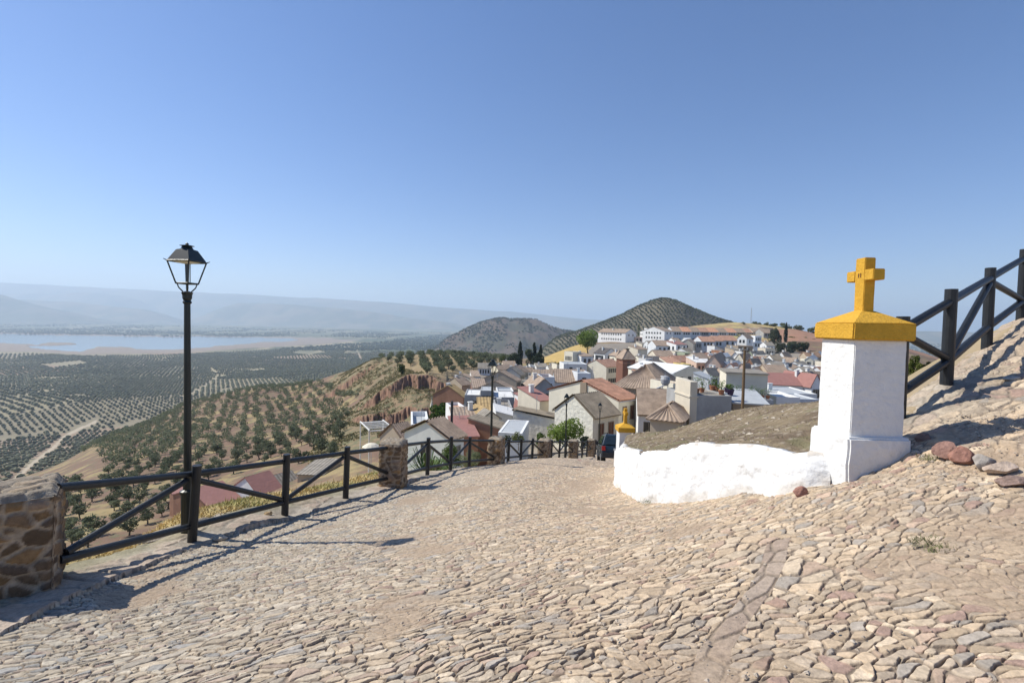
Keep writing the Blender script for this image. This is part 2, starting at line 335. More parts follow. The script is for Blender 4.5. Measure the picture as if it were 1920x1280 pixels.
# ------------------------------------------------------------------ terrain sheet
def terrain():
    us = np.concatenate([np.arange(-1.62, -0.42, 0.0045), np.arange(-0.42, -0.10, 0.0017), np.arange(-0.10, 1.62, 0.0048)])
    s1 = np.arange(math.log(1.0), math.log(22), 0.009); s2 = np.concatenate([np.arange(math.log(22), math.log(112), 0.0075), np.arange(math.log(112), math.log(162), 0.0024), np.arange(math.log(162), math.log(900), 0.0075)]); s3 = np.arange(math.log(900), math.log(42000), 0.012)
    s = np.concatenate([s1, s2, s3]); U, S = np.meshgrid(us, s); Y = np.exp(S); X = U * Y
    Z = ground(X, Y)
    d = fdist(X, Y); rd = rdist(X, Y)
    near = Y < 46
    pave = near & (d > 0.5) & ((rd > -0.2) | (X < 3)) 
    # dirt verge relief
    rel = 0.05 * (fbm(X * 3, Y * 3, 4, 71) - 0.5) * (Y < 25)
    Z = Z + rel
    Z = Z - 0.16 * near * sstep(-0.35, -0.1, d) * np.where((X < 3) | (Y > 11), 1, sstep(0.0, 0.25, rd))
    px, py = project(X, Y, Z)
    n1 = fbm(X / 6, Y / 6, 4, 81); n2 = fbm(X / 1.1, Y / 1.1, 4, 82); nb = fbm(X / 60, Y / 60, 4, 83); n3 = fbm(X / 300, Y / 300, 3, 84)
    soil = np.array((0.185, 0.118, 0.078)); dry = np.array((0.40, 0.315, 0.145)); tan = np.array((0.36, 0.28, 0.185)); rock = np.array((0.30, 0.18, 0.12)); conc = np.array((0.40, 0.35, 0.28)); straw = np.array((0.52, 0.40, 0.17)); olv = np.array((0.12, 0.13, 0.065)); twn = np.array((0.30, 0.26, 0.21))
    C = mixc(soil, dry * 0.85, 0.75 * sstep(0.50, 0.70, n1)); C = mixc(C, olv, 0.7 * sstep(0.55, 0.75, n2))
    # verge
    C = np.where((near & (Y < 24))[..., None], mixc(straw * 0.8, dry * 0.9, n2), C)
    vb = 0.35 * (fbm(X * 1.3, Y * 1.3, 3, 85) - 0.5)
    C = np.where((near & (d + vb > -0.55))[..., None], mixc(conc, conc * 0.72, sstep(0.35, 0.65, n2)), C)
    C = np.where((near & (d < -0.3) & (Y >= 24))[..., None], mixc(dry, olv * 1.3, n2), C)
    C = np.where((near & (rd < 0.4) & (X > 3))[..., None], mixc(tan, dry * 0.8, n1), C)
    # town
    town = inpoly(px, py, [(860, 900), (800, 800), (810, 745), (850, 705), (960, 690), (1050, 695), (1110, 645), (1250, 640), (1450, 625), (1535, 690), (1700, 900)]) & (Y > 40)
    C = np.where(town[..., None], mixc(twn, twn * 0.75, n2), C)
    pl = inpoly(px, py, [(690, 720), (700, 690), (700, 655), (980, 655), (960, 690), (860, 704), (830, 716)]) & (Y > 150)
    C = np.where(pl[..., None], mixc((0.25, 0.175, 0.10), (0.31, 0.245, 0.13), n1), C)
    # cliff slopes
    cs = inpoly(px, py, [(600, 735), (640, 690), (700, 668), (740, 668), (760, 700), (835, 712), (840, 760), (780, 830), (690, 850), (560, 870), (640, 790), (690, 740)]) & (Y > 80)
    C = np.where(cs[..., None], mixc(mixc((0.19, 0.12, 0.08), (0.275, 0.215, 0.11), n1), olv, 0.75 * sstep(0.42, 0.62, n2)), C)
    gy = np.gradient(Z, axis=0); sl = np.abs(gy) / np.maximum(np.gradient(Y, axis=0), 1e-6)
    rb = (sl > 0.62) & (px > 590) & (px < 850) & (py < 810) & (Y > 90) & (Y < 260)
    C = np.where(rb[..., None], mixc(rock * 0.58, rock * np.array((1.05, 1.0, 1.0)), sstep(0.30, 0.66, fbm(px / 2.2, py / 1.7, 4, 88))), C)
    yh = inpoly(px, py, [(1010, 690), (1018, 672), (1080, 642), (1110, 640), (1100, 670), (1060, 690)]) & (Y > 200)
    C = np.where(yh[..., None], mixc((0.50, 0.36, 0.12), (0.40, 0.27, 0.10), n2), C)
    th = (Y > 300) & (Y < 520) & (px > 1240)
    C = np.where(th[..., None], mixc((0.46, 0.37, 0.15), (0.34, 0.24, 0.13), sstep(0.4, 0.6, n1)), C)
    C = np.where((th & (px > 1445) & (py > 617))[..., None], mixc((0.30, 0.19, 0.12), (0.33, 0.16, 0.10), n1), C)
    # the plain
    fi = worley(X / 240, Y / 240, 91); fid = hsh(fi[2], fi[3], 92); ft = hsh(fi[2], fi[3], 93)
    P = mixc((0.26, 0.22, 0.14), (0.37, 0.32, 0.195), fid); P = mixc(P, (0.34, 0.23, 0.16), (ft > 0.75) * 0.7)
    P = mixc(P, P * 0.75, n1)
    farv = mixc((0.085, 0.10, 0.055), (0.38, 0.31, 0.19), sstep(0.52, 0.72, fbm(X / 180, Y / 420, 5, 95)) * sstep(0.3, 0.6, fbm(X / 40, Y / 80, 3, 96)))
    P = mixc(P, farv, sstep(2000, 2600, Y))
    P = mixc(P, mixc((0.11, 0.125, 0.075), (0.32, 0.27, 0.16), sstep(0.5, 0.62, n3) * 0.6), sstep(3600, 5000, Y))
    shore = inpoly(px + 8 * (n1 - 0.5), py + 2 * (nb - 0.5), [(-300, 638), (100, 640), (300, 645), (540, 634), (680, 637), (600, 645), (480, 652), (330, 661), (160, 664), (60, 659), (-300, 655)]) | inpoly(px, py + 1.0 * (nb - 0.5), [(-300, 618), (0, 622.8), (300, 628.3), (560, 632), (640, 634), (560, 640), (-300, 640)])
    P = np.where(shore[..., None], mixc((0.31, 0.25, 0.195), (0.21, 0.165, 0.13), n1), P)
    # farm tracks
    for tr, wd in (([(25, 900), (60, 870), (105, 835), (115, 822), (140, 808), (180, 790)], 3.2), ([(340, 745), (365, 735), (385, 722), (410, 705), (395, 690)], 0.9), ([(665, 652), (672, 662), (676, 672)], 1.2), ([(110, 760), (130, 745), (108, 735)], 1.3)):
        for (x1, y1), (x2, y2) in zip(tr[:-1], tr[1:]):
            L = math.hypot(x2 - x1, y2 - y1); t = np.clip(((px - x1) * (x2 - x1) + (py - y1) * (y2 - y1)) / L / L, 0, 1)
            dd = np.hypot(px - x1 - t * (x2 - x1), py - y1 - t * (y2 - y1)); k = (dd < wd * (0.4 + 0.6 * (py - 640) / 240)) & (Y > 120)
            P = np.where(k[..., None], np.array((0.42, 0.35, 0.25)), P); C = np.where((k & (px < 300))[..., None], np.array((0.42, 0.35, 0.25)), C)
    w = sstep(360, 520, Y); C = mixc(C, P, w * (px < 1240) + (1 - (px < 1240)) * sstep(520, 700, Y))
    V = np.stack([X, Y, Z], -1).reshape(-1, 3)
    o = fast_mesh('terrain', V, grid_faces(*X.shape), MATS['terrain'], C.reshape(-1, 3)); tag(o, kind='structure')
    lk = MB(); lk.add([(-9000, 1500, -152.6), (1500, 1500, -152.6), (1500, 4300, -152.6), (-9000, 4300, -152.6)], [(0, 1, 2, 3)])
    tag(lk.build('lake_water', MATS['water']), kind='structure')
terrain()

# ------------------------------------------------------------------ cobbled road
def cobbles():
    s = [math.log(1.35)]
    while s[-1] < math.log(46):
        Y = math.exp(s[-1]); h = np.interp(Y, [1, 5, 10, 20, 46], [1.55, 2.1, 3.2, 5.7, 11.5]); s.append(s[-1] + 0.42 * Y / (488 * h))
    s = np.array(s); us = np.arange(-1.26, 1.32, 0.00165)
    U, S = np.meshgrid(us, s); Y = np.exp(S); X = U * Y
    d = fdist(X, Y); rd = rdist(X, Y)
    Z = NEAR(X, Y)
    wY = sstep(math.log(20), math.log(42), S)
    if (wY > 0).any():
        m = wY > 0; zf = FAR(US * U[m], S[m]) * Y[m]; Z[m] = Z[m] * (1 - wY[m]) + zf * wY[m]
    eb = 0.14 * (fbm(X * 2.2, Y * 2.2, 3, 101) - 0.5)
    near_v = Y < 46; NEARv = Z.copy()
    keep = (d + eb > -0.55) & ((rd + eb > -0.25) | (X < 3.0) | (Y > 11)) & ((X < np.interp(Y, [4, 6, 9, 12, 18, 46], [5.2, 3.1, 2.6, 2.7, 4.4, 11])) | (Y < 5.9) | (rd > -9) & (X > 3.6) & (Y < 11))
    # two families of stones either side of a line of big ones
    a = R(24); ca, sa = math.cos(a), math.sin(a)
    wx = 0.22 * (fbm(X * 1.7, Y * 1.7, 3, 111) - 0.5) + 0.09 * (fbm(X * 5, Y * 5, 2, 117) - 0.5) + 0.035 * (fbm(X * 14, Y * 14, 3, 113) - 0.5); wy = 0.20 * (fbm(X * 1.7, Y * 1.7, 3, 112) - 0.5) + 0.07 * (fbm(X * 5, Y * 5, 2, 118) - 0.5) + 0.03 * (fbm(X * 14, Y * 14, 3, 114) - 0.5)
    P = (X + wx) * ca + (Y + wy) * sa; Q = -(X + wx) * sa + (Y + wy) * ca
    seam = np.interp(Y, [1.6, 2.3, 3.2, 4.6, 6], [0.62, 1.02, 1.75, 2.65, 3.0]) + 0.10 * (fbm(Y * 1.3, Y * 0 + 1, 3, 115) - 0.5)
    sd = X - seam
    def stones(P, Q, lx, ly, k):
        d1, d2, ci, cj, ox, oy = worley(P / lx, Q / ly, k)
        e = d2 - d1; h1 = hsh(ci, cj, k + 5); h2 = hsh(ci, cj, k + 6); h3 = hsh(ci, cj, k + 7); h4 = hsh(ci, cj, k + 8)
        prof = sstep(0.0, 0.22, e)
        hgt = prof * (0.55 + 0.75 * h1) + prof * (ox * (h2 - 0.5) + oy * (h3 - 0.5)) * 0.9
        return hgt, prof, h2, h3, h4, h1
    Lft = stones(P, Q, 0.108, 0.046, 200); Rgt = stones(P * 0.96 + 0.3 * Q, Q, 0.102, 0.060, 300); Big = stones(P, Q, 0.19, 0.108, 400)
    Sml = stones(P * 0.9 - 0.42 * Q, Q * 0.9 + 0.42 * P, 0.088, 0.055, 450); sml_mask = fbm(X * 1.9 + 9, Y * 1.9, 3, 122) > 0.54
    rub = (X > 3.2) & (Y > 4.3) | (X > 4.2) & (Y > 3.4); Rub = stones(P, Q, 0.30, 0.17, 470)
    big_mask = (fbm(X * 1.6, Y * 1.6, 4, 120) > 0.585 + 0.04 * sstep(0.6, -0.4, sd) + 0.06 * sstep(2.5, 5, Y))
    wr = sstep(-0.25, 0.35, sd + 0.5 * (fbm(X * 2, Y * 2, 2, 121) - 0.5)) > 0.5
    line = (np.abs(sd) < 0.085) & (Y < 3.6)
    def sel(i): 
        v = np.where(wr, Rgt[i], Lft[i]); v = np.where(sml_mask, Sml[i], v); v = np.where(big_mask, Big[i], v); v = np.where(rub & ~sml_mask, Rub[i], v); return v
    hgt, prof, c1, c2, c3, c4 = [sel(i) for i in range(6)]
    ln = stones(Y + 0.3 * X, sd + 0.05, 0.27, 0.15, 500)
    hgt = np.where(line, ln[0] * 0.6 + 0.3, hgt); prof = np.where(line, ln[1], prof); c1 = np.where(line, ln[2], c1); c2 = np.where(line, ln[3], c2)
    amp = np.where(wr, 0.016, 0.0175) * (1 - 0.65 * sstep(10, 22, Y))
    # loose dirt fills some patches
    dirt = sstep(0.60, 0.76, fbm(X * 1.1 + 5, Y * 1.1, 5, 131)) * 0.8
    dirt = np.maximum(dirt, 0.9 * sstep(0.55, 0.3, np.hypot((X - 3.9) / 1.3, (Y - 4.0) / 0.5)) * fbm(X * 3, Y * 3, 2, 133) * 1.5).clip(0, 0.95)
    uneven = rub * (0.11 * (fbm(X * 2.2, Y * 2.2, 4, 143) - 0.5) + 0.04 * (fbm(X * 9, Y * 9, 3, 144) - 0.5)) + 0.07 * (fbm(X * 0.8, Y * 0.8, 3, 141) - 0.5) + 0.006 * (fbm(X * 25, Y * 25, 3, 142) - 0.5)
    Z = Z + amp * (hgt * (1 - 0.75 * dirt) - 0.3) + uneven
    # concrete and rubble verge, one low step above the cobbles
    vg = (d + eb * 0.8 < 0.19) & near_v; vs_ = stones(X * 1.0, Y * 1.0, 0.55, 0.30, 700); slabm = (hsh(np.floor(X / 0.9), np.floor(Y / 0.9), 7) > 0.4)
    rgh = fbm(X * 5, Y * 5, 5, 161); vz = NEARv + 0.035 + 0.045 * (rgh - 0.5) + 0.02 * vs_[1] * slabm + 0.03 * (fbm(X * 1.1, Y * 1.1, 3, 162) - 0.5)
    Z = np.where(vg, vz, Z)
    pal = [((0.45, 0.375, 0.275), 0.36), ((0.50, 0.435, 0.335), 0.24), ((0.385, 0.335, 0.265), 0.20), ((0.335, 0.315, 0.28), 0.09), ((0.40, 0.32, 0.25), 0.09), ((0.32, 0.235, 0.19), 0.02)]
    lo = 0; C = np.zeros(X.shape + (3,))
    cc = (c1 * 7.13) % 1
    for c, w in pal:
        k = (cc >= lo) & (cc <= lo + w + 1e-6); C[k] = c; lo += w
    C *= (0.80 + 0.4 * c3)[..., None]
    C *= mixc((0.93, 0.95, 0.97), (1.12, 1.04, 0.97), sstep(-3.5, 1.5, X))
    redn = ((c2 > 0.94) & wr); C = np.where(redn[..., None], np.array((0.37, 0.255, 0.20)), C)
    C = np.where(line[..., None], mixc((0.33, 0.25, 0.19), (0.40, 0.33, 0.26), c1), C)
    gap = np.array((0.25, 0.20, 0.152)); C = mixc(np.broadcast_to(gap, C.shape), C, sstep(0.25, 0.8, prof))
    C = mixc(C, mixc((0.40, 0.31, 0.22), (0.34, 0.25, 0.17), fbm(X * 9, Y * 9, 3, 151)), dirt)
    vc = mixc((0.43, 0.375, 0.30), (0.30, 0.26, 0.205), sstep(0.35, 0.65, rgh)); vc = mixc(vc, (0.46, 0.35, 0.27), (0.5 * vs_[1] * slabm)); vc = mixc(vc, (0.27, 0.25, 0.13), 0.6 * sstep(-0.1, -0.5, d + eb))
    C = np.where(vg[..., None], vc, C)
    far_r = sstep(0.9, 0.2, rd + eb) * (X > 3) * (Y < 11); C = mixc(C, vc, far_r * 0.7)
    C = C * np.array((0.95, 0.94, 0.93)) * (0.86 + 0.28 * fbm(X * 40, Y * 40, 2, 152))[..., None]
    V = np.stack([X, Y, Z], -1).reshape(-1, 3); F = grid_faces(*X.shape, keep)
    V, F, C = compact(V, F, C.reshape(-1, 3))
    o = fast_mesh('cobbled_road', V, F, MATS['cobble'], C, smooth=True); tag(o, kind='structure')
    # road behind the camera
    xs = np.arange(-5.5, 12, 0.03); ys = np.arange(-5, 11.5, 0.03); X, Y = np.meshgrid(xs, ys); Z = NEAR(X, Y)
    h, p, c1, c2, c3, c4 = stones(X * ca + Y * sa, Y * ca - X * sa, 0.13, 0.09, 600); cc = (c1 * 7.13) % 1; lo = 0; C = np.zeros(X.shape + (3,))
    for c, w in pal: k = (cc >= lo) & (cc <= lo + w + 1e-6); C[k] = c; lo += w
    C = mixc(np.broadcast_to(gap, C.shape), C * (0.8 + 0.4 * c3)[..., None], sstep(0.25, 0.8, p)) * np.array((0.97, 0.95, 0.93))
    rb2 = (X > 3.2) & (Y > 4.3) | (X > 4.2) & (Y > 3.4); Z = Z + 0.07 * (fbm(X * 0.8, Y * 0.8, 3, 141) - 0.5) + rb2 * 0.11 * (fbm(X * 2.2, Y * 2.2, 4, 143) - 0.5)
    ua = X / np.maximum(Y, 1e-3); keep = ((Y < 1.4) | (ua > 1.29) | (ua < -1.23)) & (rdist(X, Y) > -0.3) & ((Y < 3.5) | (X > 0))
    Z = Z + 0.014 * (h - 0.3)
    V, F, C = compact(np.stack([X, Y, Z], -1).reshape(-1, 3), grid_faces(*X.shape, keep), C.reshape(-1, 3))
    tag(fast_mesh('cobbled_road_behind', V, F, MATS['cobble'], C, smooth=False), kind='structure')
cobbles()

# ------------------------------------------------------------------ earth mound behind the white wall
mp = [Vector((p.x + 0.10, p.y + 0.12, p.z - 0.04)) for p in WT]
mp += [at(*p) for p in [(1187, 818, 18.3), (1240, 811, 16.5), (1300, 800, 14.5), (1340, 786, 14), (1400, 772, 13.5), (1450, 767, 13), (1530, 768, 12.2), (1300, 815, 10.5), (1400, 800, 9), (1480, 800, 7.5), (1230, 825, 12.5)]]
mp += [Vector(p) for p in [(4.2, 7.0, -1.35), (5.0, 7.2, -1.2), (6.5, 8.5, -1.0), (9, 12, -2.3), (9.5, 10.3, -1.7), (12, 12, -3), (11, 9.5, -1.4), (8, 9.2, -1.1), (14, 16, -5.5), (7.2, 17, -5.2), (10, 16, -4.8), (6.2, 22, -7.2), (12, 22, -8.5), (8, 27, -10.5), (14, 28, -11), (3.75, 5.9, -1.3), (3.0, 5.5, -1.45)]]
MT = TPS([(p.x, p.y) for p in mp], [p.z for p in mp], 2e-2)
def mound():
    xs = np.arange(1.8, 14, 0.055); ys = np.arange(4.4, 28, 0.055); X, Y = np.meshgrid(xs, ys)
    poly = [(p.x + 0.07, p.y + 0.1) for p in WT] + [(4.6, 21), (8, 27.5), (14, 27.5), (14, 12), (9, 10), (7.0, 8.0), (5.2, 6.6), (3.9, 5.3), (3.5, 5.1)]
    keep = inpoly(X, Y, poly)
    Z = MT(X, Y) + 0.09 * (fbm(X * 1.6, Y * 1.6, 5, 171) - 0.5) + 0.05 * (fbm(X * 6, Y * 6, 3, 172) - 0.5)
    n = fbm(X * 2.6, Y * 2.6, 5, 173); n2 = fbm(X * 24, Y * 16, 2, 174)
    C = mixc((0.15, 0.11, 0.072), (0.22, 0.17, 0.105), sstep(0.35, 0.65, n)); C = mixc(C, (0.38, 0.32, 0.24), sstep(0.66, 0.8, n2)); C = mixc(C, (0.17, 0.17, 0.08), 0.5 * sstep(0.6, 0.75, fbm(X * 2.5, Y * 2.5, 3, 175)))
    V, F, C = compact(np.stack([X, Y, Z], -1).reshape(-1, 3), grid_faces(*X.shape, keep), C.reshape(-1, 3))
    tag(fast_mesh('earth_mound', V, F, MATS['mound'], C), kind='structure')
mound()
# ------------------------------------------------------------------ fences, stone pillars
def stone_block(name, cx, cy, zb, zt, w, d, rz, seed, label, lean=0.0, group='stone pillars of the left fence'):
    """rough masonry pier: relief and colours of its stones worked out per face"""
    n = empty(name, (cx, cy, zb), rz, label, 'stone pillar', group)
    h = zt - zb; st = 0.016 if cy < 6 else (0.03 if cy < 14 else 0.06)
    Vs = []; Fs = []; Cs = []; off = 0
    for k, (ax, ln) in enumerate(((0, w), (1, d), (0, w), (1, d), (2, w))):
        nu = max(4, int(ln / st)); hv = d if k == 4 else h + 0.4; nv = max(4, int(hv / st))
        u, v = np.meshgrid(np.linspace(0, ln, nu + 1), np.linspace(0, hv, nv + 1))
        pu = u + 0.10 * (fbm(u * 4, v * 4, 3, seed + k) - 0.5); pv = v + 0.08 * (fbm(u * 4, v * 4, 3, seed + k + 7) - 0.5)
        d1, d2, ci, cj, ox, oy = worley(pu / 0.185, pv / 0.115, seed + 10 * k)
        e = d2 - d1; pr = sstep(0.10, 0.24, e); c = hsh(ci, cj, seed + 3); c2 = hsh(ci, cj, seed + 4)
        edge = np.minimum(np.minimum(u, ln - u), np.where(k == 4, np.minimum(v, hv - v), hv - v)); em = sstep(0, 0.05, edge)
        dis = (pr * (0.3 + 0.9 * c) * 0.035 + 0.02 * (fbm(u * 12, v * 12, 3, seed) - 0.5)) * em - 0.012 * (1 - em)
        bulge = 0.03 * (fbm(u * 0 + k, v * 3, 2, seed + 9) - 0.5) * em
        dis = dis + bulge; z = v - 0.4
        if k == 0: P = (u - w / 2, -d / 2 - dis, z)
        elif k == 1: P = (w / 2 + dis, u - d / 2, z)
        elif k == 2: P = (w / 2 - u, d / 2 + dis, z)
        elif k == 3: P = (-w / 2 - dis, d / 2 - u, z)
        else: P = (u - w / 2, v - d / 2, h + dis * 0.8 + 0.03 * em)
        P = np.stack(np.broadcast_arrays(*P), -1).reshape(-1, 3).copy(); P[:, 0] += lean * P[:, 2]
        st_c = np.where((c2 < 0.35)[..., None], np.array((0.21, 0.135, 0.075)), np.where((c2 < 0.6)[..., None], np.array((0.36, 0.215, 0.095)), np.where((c2 < 0.8)[..., None], np.array((0.145, 0.10, 0.068)), np.array((0.33, 0.235, 0.16)))))
        mort = np.array((0.47, 0.37, 0.26)) if k != 4 else np.array((0.36, 0.31, 0.24))
        C = mixc(np.broadcast_to(mort, st_c.shape), st_c * (0.55 + 0.5 * c)[..., None], pr * (0.95 if k != 4 else 0.35))
        C = C * (0.66 + 0.36 * fbm(u * 20, v * 20, 3, seed + 5))[..., None]
        Vs.append(P); Fs.append(grid_faces(nv + 1, nu + 1) + off); Cs.append(C.reshape(-1, 3)); off += len(P)
    fast_mesh('masonry', np.concatenate(Vs), np.concatenate(Fs), MATS['stonework'], np.concatenate(Cs), parent=n)
    return n
def fang(i):
    a, b = FW[max(0, i - 1)], FW[min(len(FW) - 1, i + 1)]; return math.atan2(b.y - a.y, b.x - a.x)
stone_block('stone_pillar', -4.72, 4.50, -2.75, at(60, 940, 4.3).z, 0.72, 0.7, R(38), 1000, 'brown rubble stone pillar cut off by the left edge of the photo, biggest of the pillars', 0.03)
PL = {4: ('rough rubble stone pillar behind the long shadow in the middle of the fence, second nearest pillar', 0.53, 87), 8: ('rubble stone pillar at the foot of the second street lamp', 0.54, 52),
      12: ('small rubble stone pillar just left of the green bush behind the fence', 0.62, 37), 16: ('small rubble stone pillar right of the third street lamp', 0.6, 29), 20: ('farthest tiny rubble stone pillar, left of the parked car', 0.6, 24.6)}
for i, (lb, w, hp) in PL.items():
    p = FW[i]; stone_block('stone_pillar', p.x, p.y, p.z - 0.02, p.z + hp * p.y / 915 + 0.0, w, w, fang(i) + R(8 if i == 4 else 0), 1000 + 37 * i, lb)
def fence_run(root, pts, H, r, high0, ends, top=0.13, low=0.25):
    """pts: (Vector base, is_post); rails and zigzag braces between neighbours"""
    base = root.location
    def loc(p): return p - base
    sl = 1 if low == 0.25 else 0
    for k, (p, post) in enumerate(pts):
        if post:
            m = MB(); ln = Vector((random.uniform(-.01, .01) + (0.10 if (k == 1 and base.y < 5) else 0.04) * sl, random.uniform(-.01, .01), 0))
            m.tube(loc(p) - Vector((0, 0, 0.3)), loc(p) + Vector((0, 0, H)) + ln, r * 1.03, r, 14); m.build('post', MATS['black_wood'], root, smooth=False)
    for k in range(len(pts) - 1):
        a, b = pts[k][0], pts[k + 1][0]
        for nm, z in (('rail', H - top), ('rail', low)):
            m = MB(); za = Vector((0, 0, z)); m.tube(loc(a) + za, loc(b) + za, r * 0.78, r * 0.74, 12); m.build(nm, MATS['black_wood'], root)
        hi = (k % 2 == 0) == high0
        m = MB(); d = (b - a)
        p1 = loc(a) + d * 0.04 + Vector((0, 0, low + 0.06 if hi else H - top - 0.08)); p2 = loc(b) - d * 0.04 + Vector((0, 0, H - top - 0.08 if hi else low + 0.06))
        m.tube(p1, p2, r * 0.7, r * 0.7, 12); m.build('brace', MATS['black_wood'], root)
runs = [(0, 4, 'black round-rail fence nearest the viewer, three posts ending at the big stone pillars', None), (4, 8, 'black rail fence section over the aloe plants, before the second street lamp', None), (8, 12, 'black rail fence section in front of the white wall, right of the second lamp', None),
        (12, 16, 'short dark fence section carrying the third street lamp', None), (16, 20, 'far dark fence section between the two last tiny pillars', None), (20, 22, 'last bit of dark fence beside the parked car', None)]
for a, b, lb, _ in runs:
    pts = [(FW[k].copy(), k not in PL and k != 0) for k in range(a, b + 1)]
    if a == 0: pts[0] = (Vector((-4.42, 4.72, -2.66)), False)
    rt = empty('wooden_fence', FW[a], 0, lb, 'fence', 'sections of the left fence')
    Hs = {0: 1.10, 4: 1.12, 8: 1.08, 12: 1.08, 16: 1.05, 20: 1.05}[a]
    fence_run(rt, pts, Hs, 0.058 if a < 5 else 0.065, True, None)
rt = empty('wooden_fence', RF[0], 0, 'black round-rail fence climbing the slope at the right edge behind the white pillar', 'fence')
fence_run(rt, [(p.copy(), True) for p in RF], 1.19, 0.066, False, None, top=0.15, low=0.30)

# ------------------------------------------------------------------ street lamps
def lamp(x, y, zb, zt, label, rz=R(38)):
    H = zt - zb; root = empty('street_lamp', (x, y, zb), rz, label, 'street lamp', 'street lamps along the fence'); I = MATS['lamp_iron']
    hb = H - 0.68                                           # top of the post
    m = MB(); m.lathe((0, 0, 0), [(0.085, -0.4), (0.085, 0.50), (0.10, 0.51), (0.10, 0.55), (0.06, 0.57), (0.050, 0.8), (0.040, hb - 0.03), (0.04, hb)], 14); m.build('post', I, root, smooth=False)
    m = MB(); m.lathe((0, 0, hb - 0.16), [(0.045, 0), (0.06, 0.02), (0.045, 0.05), (0.06, 0.08), (0.062, 0.13), (0.075, 0.16), (0.03, 0.18)], 14); m.build('collar', I, root)
    lb, lt, rb, rtp = hb + 0.13, hb + 0.44, 0.135, 0.235     # lantern base / top heights, half diagonals
    m = MB()
    for k in range(4):
        t = math.pi / 2 * k; c, s = math.cos(t), math.sin(t); c2, s2 = math.cos(t + math.pi / 2), math.sin(t + math.pi / 2)
        m.tube((c * rb, s * rb, lb), (c * rtp, s * rtp, lt), 0.010, n=6)
        m.tube((c * rb, s * rb, lb), (c2 * rb, s2 * rb, lb), 0.012, n=6); m.tube((c * rtp, s * rtp, lt), (c2 * rtp, s2 * rtp, lt), 0.013, n=6)
        m.tube((c * rb * 0.9, s * rb * 0.9, lb), (c * rb * 0.75, s * rb * 0.75, lb - 0.06), 0.008, n=6); m.tube((c * rb * 0.75, s * rb * 0.75, lb - 0.06), (c * 0.04, s * 0.04, hb), 0.009, n=6)
        m.tube((c * rtp, s * rtp, lt), (c * (rtp + 0.045), s * (rtp + 0.045), lt + 0.022), 0.009, 0.004, n=6)
    m.build('lantern_frame', I, root)
    m = MB(); m.tube((0, 0, hb), (0, 0, lt), 0.010, n=6); m.tube((0.035, 0, lb), (0.035, 0, lt), 0.006, n=6); m.build('cable_rod', I, root)
    m = MB(); m.lathe((0, 0, lt), [(rtp + 0.02, 0), (rtp, 0.012), (0.13, 0.165), (0.06, 0.185)], 4)
    o = m.build('lantern_roof', I, root)
    m = MB(); m.lathe((0, 0, lt + 0.17), [(0.085, 0), (0.06, 0.045), (0.095, 0.055), (0.02, 0.07), (0.022, 0.085), (0.005, 0.10)], 14); m.build('finial', I, o)
    m = MB(); m.lathe((0, 0, lt - 0.03), [(0.05, 0), (0.15, 0.02), (0.19, 0.032)], 12); m.build('diffuser', MATS['lamp_white'], root)
    return root
lp = at(352, 985, 7.0); lamp(lp.x, lp.y, lp.z - 0.03, at(353, 459, 7.0).z, 'tall black street lamp nearest the viewer, standing alone against the reservoir')
a = at(923, 680, 19.0); lamp(a.x, a.y + 0.45, FW[8].z - 0.1, at(923, 674, 19.4).z, 'second black street lamp, rising behind the stone pillar in front of the grey block')
a = at(1060, 850, 32.6); lamp(a.x, a.y, a.z, at(1064, 738, 32.6).z, 'third street lamp, in front of the big cream gable and green bush')
a = at(1123, 845, 44.0); lamp(a.x, a.y, a.z, at(1126, 755, 44.0).z, 'smallest street lamp, in front of the white stone house beside the car')

# ------------------------------------------------------------------ whitewashed crosses on pillars
def slab_noise(ob, amp, sc, seed):
    for v in ob.data.vertices:
        c = v.co; v.co.x += amp * (float(vnoise(np.array([c.x * sc + c.z * sc]), np.array([c.y * sc + c.z * 1.7 * sc]), seed)[0]) - 0.5) * 2
        v.co.y += amp * (float(vnoise(np.array([c.x * sc - c.z * sc]), np.array([c.y * sc + c.z * sc]), seed + 1)[0]) - 0.5) * 2
def subbox(name, x0, x1, y0, y1, z0, z1, mt, parent, n=10, tap=0.0, amp=0.004, bev=0.012, seed=1, bot=None):
    import bmesh
    bm = bmesh.new(); bmesh.ops.create_cube(bm, size=1)
    for v in bm.verts:
        t = tap if v.co.z > 0 else 0
        v.co = Vector((x0 + (x1 - x0) * (v.co.x + .5) + (t if v.co.x < 0 else -t), y0 + (y1 - y0) * (v.co.y + .5) + (t if v.co.y < 0 else -t), z0 + (z1 - z0) * (v.co.z + .5)))
    bmesh.ops.bevel(bm, geom=list(bm.edges), offset=bev, segments=2, affect='EDGES')
    bmesh.ops.subdivide_edges(bm, edges=[e for e in bm.edges if e.calc_length() > 0.08], cuts=n, use_grid_fill=True)
    me = bpy.data.meshes.new(name); bm.to_mesh(me); bm.free()
    for p in me.polygons: p.use_smooth = False
    o = link(name, me, MATS[mt], parent); slab_noise(o, amp, 6, seed); return o
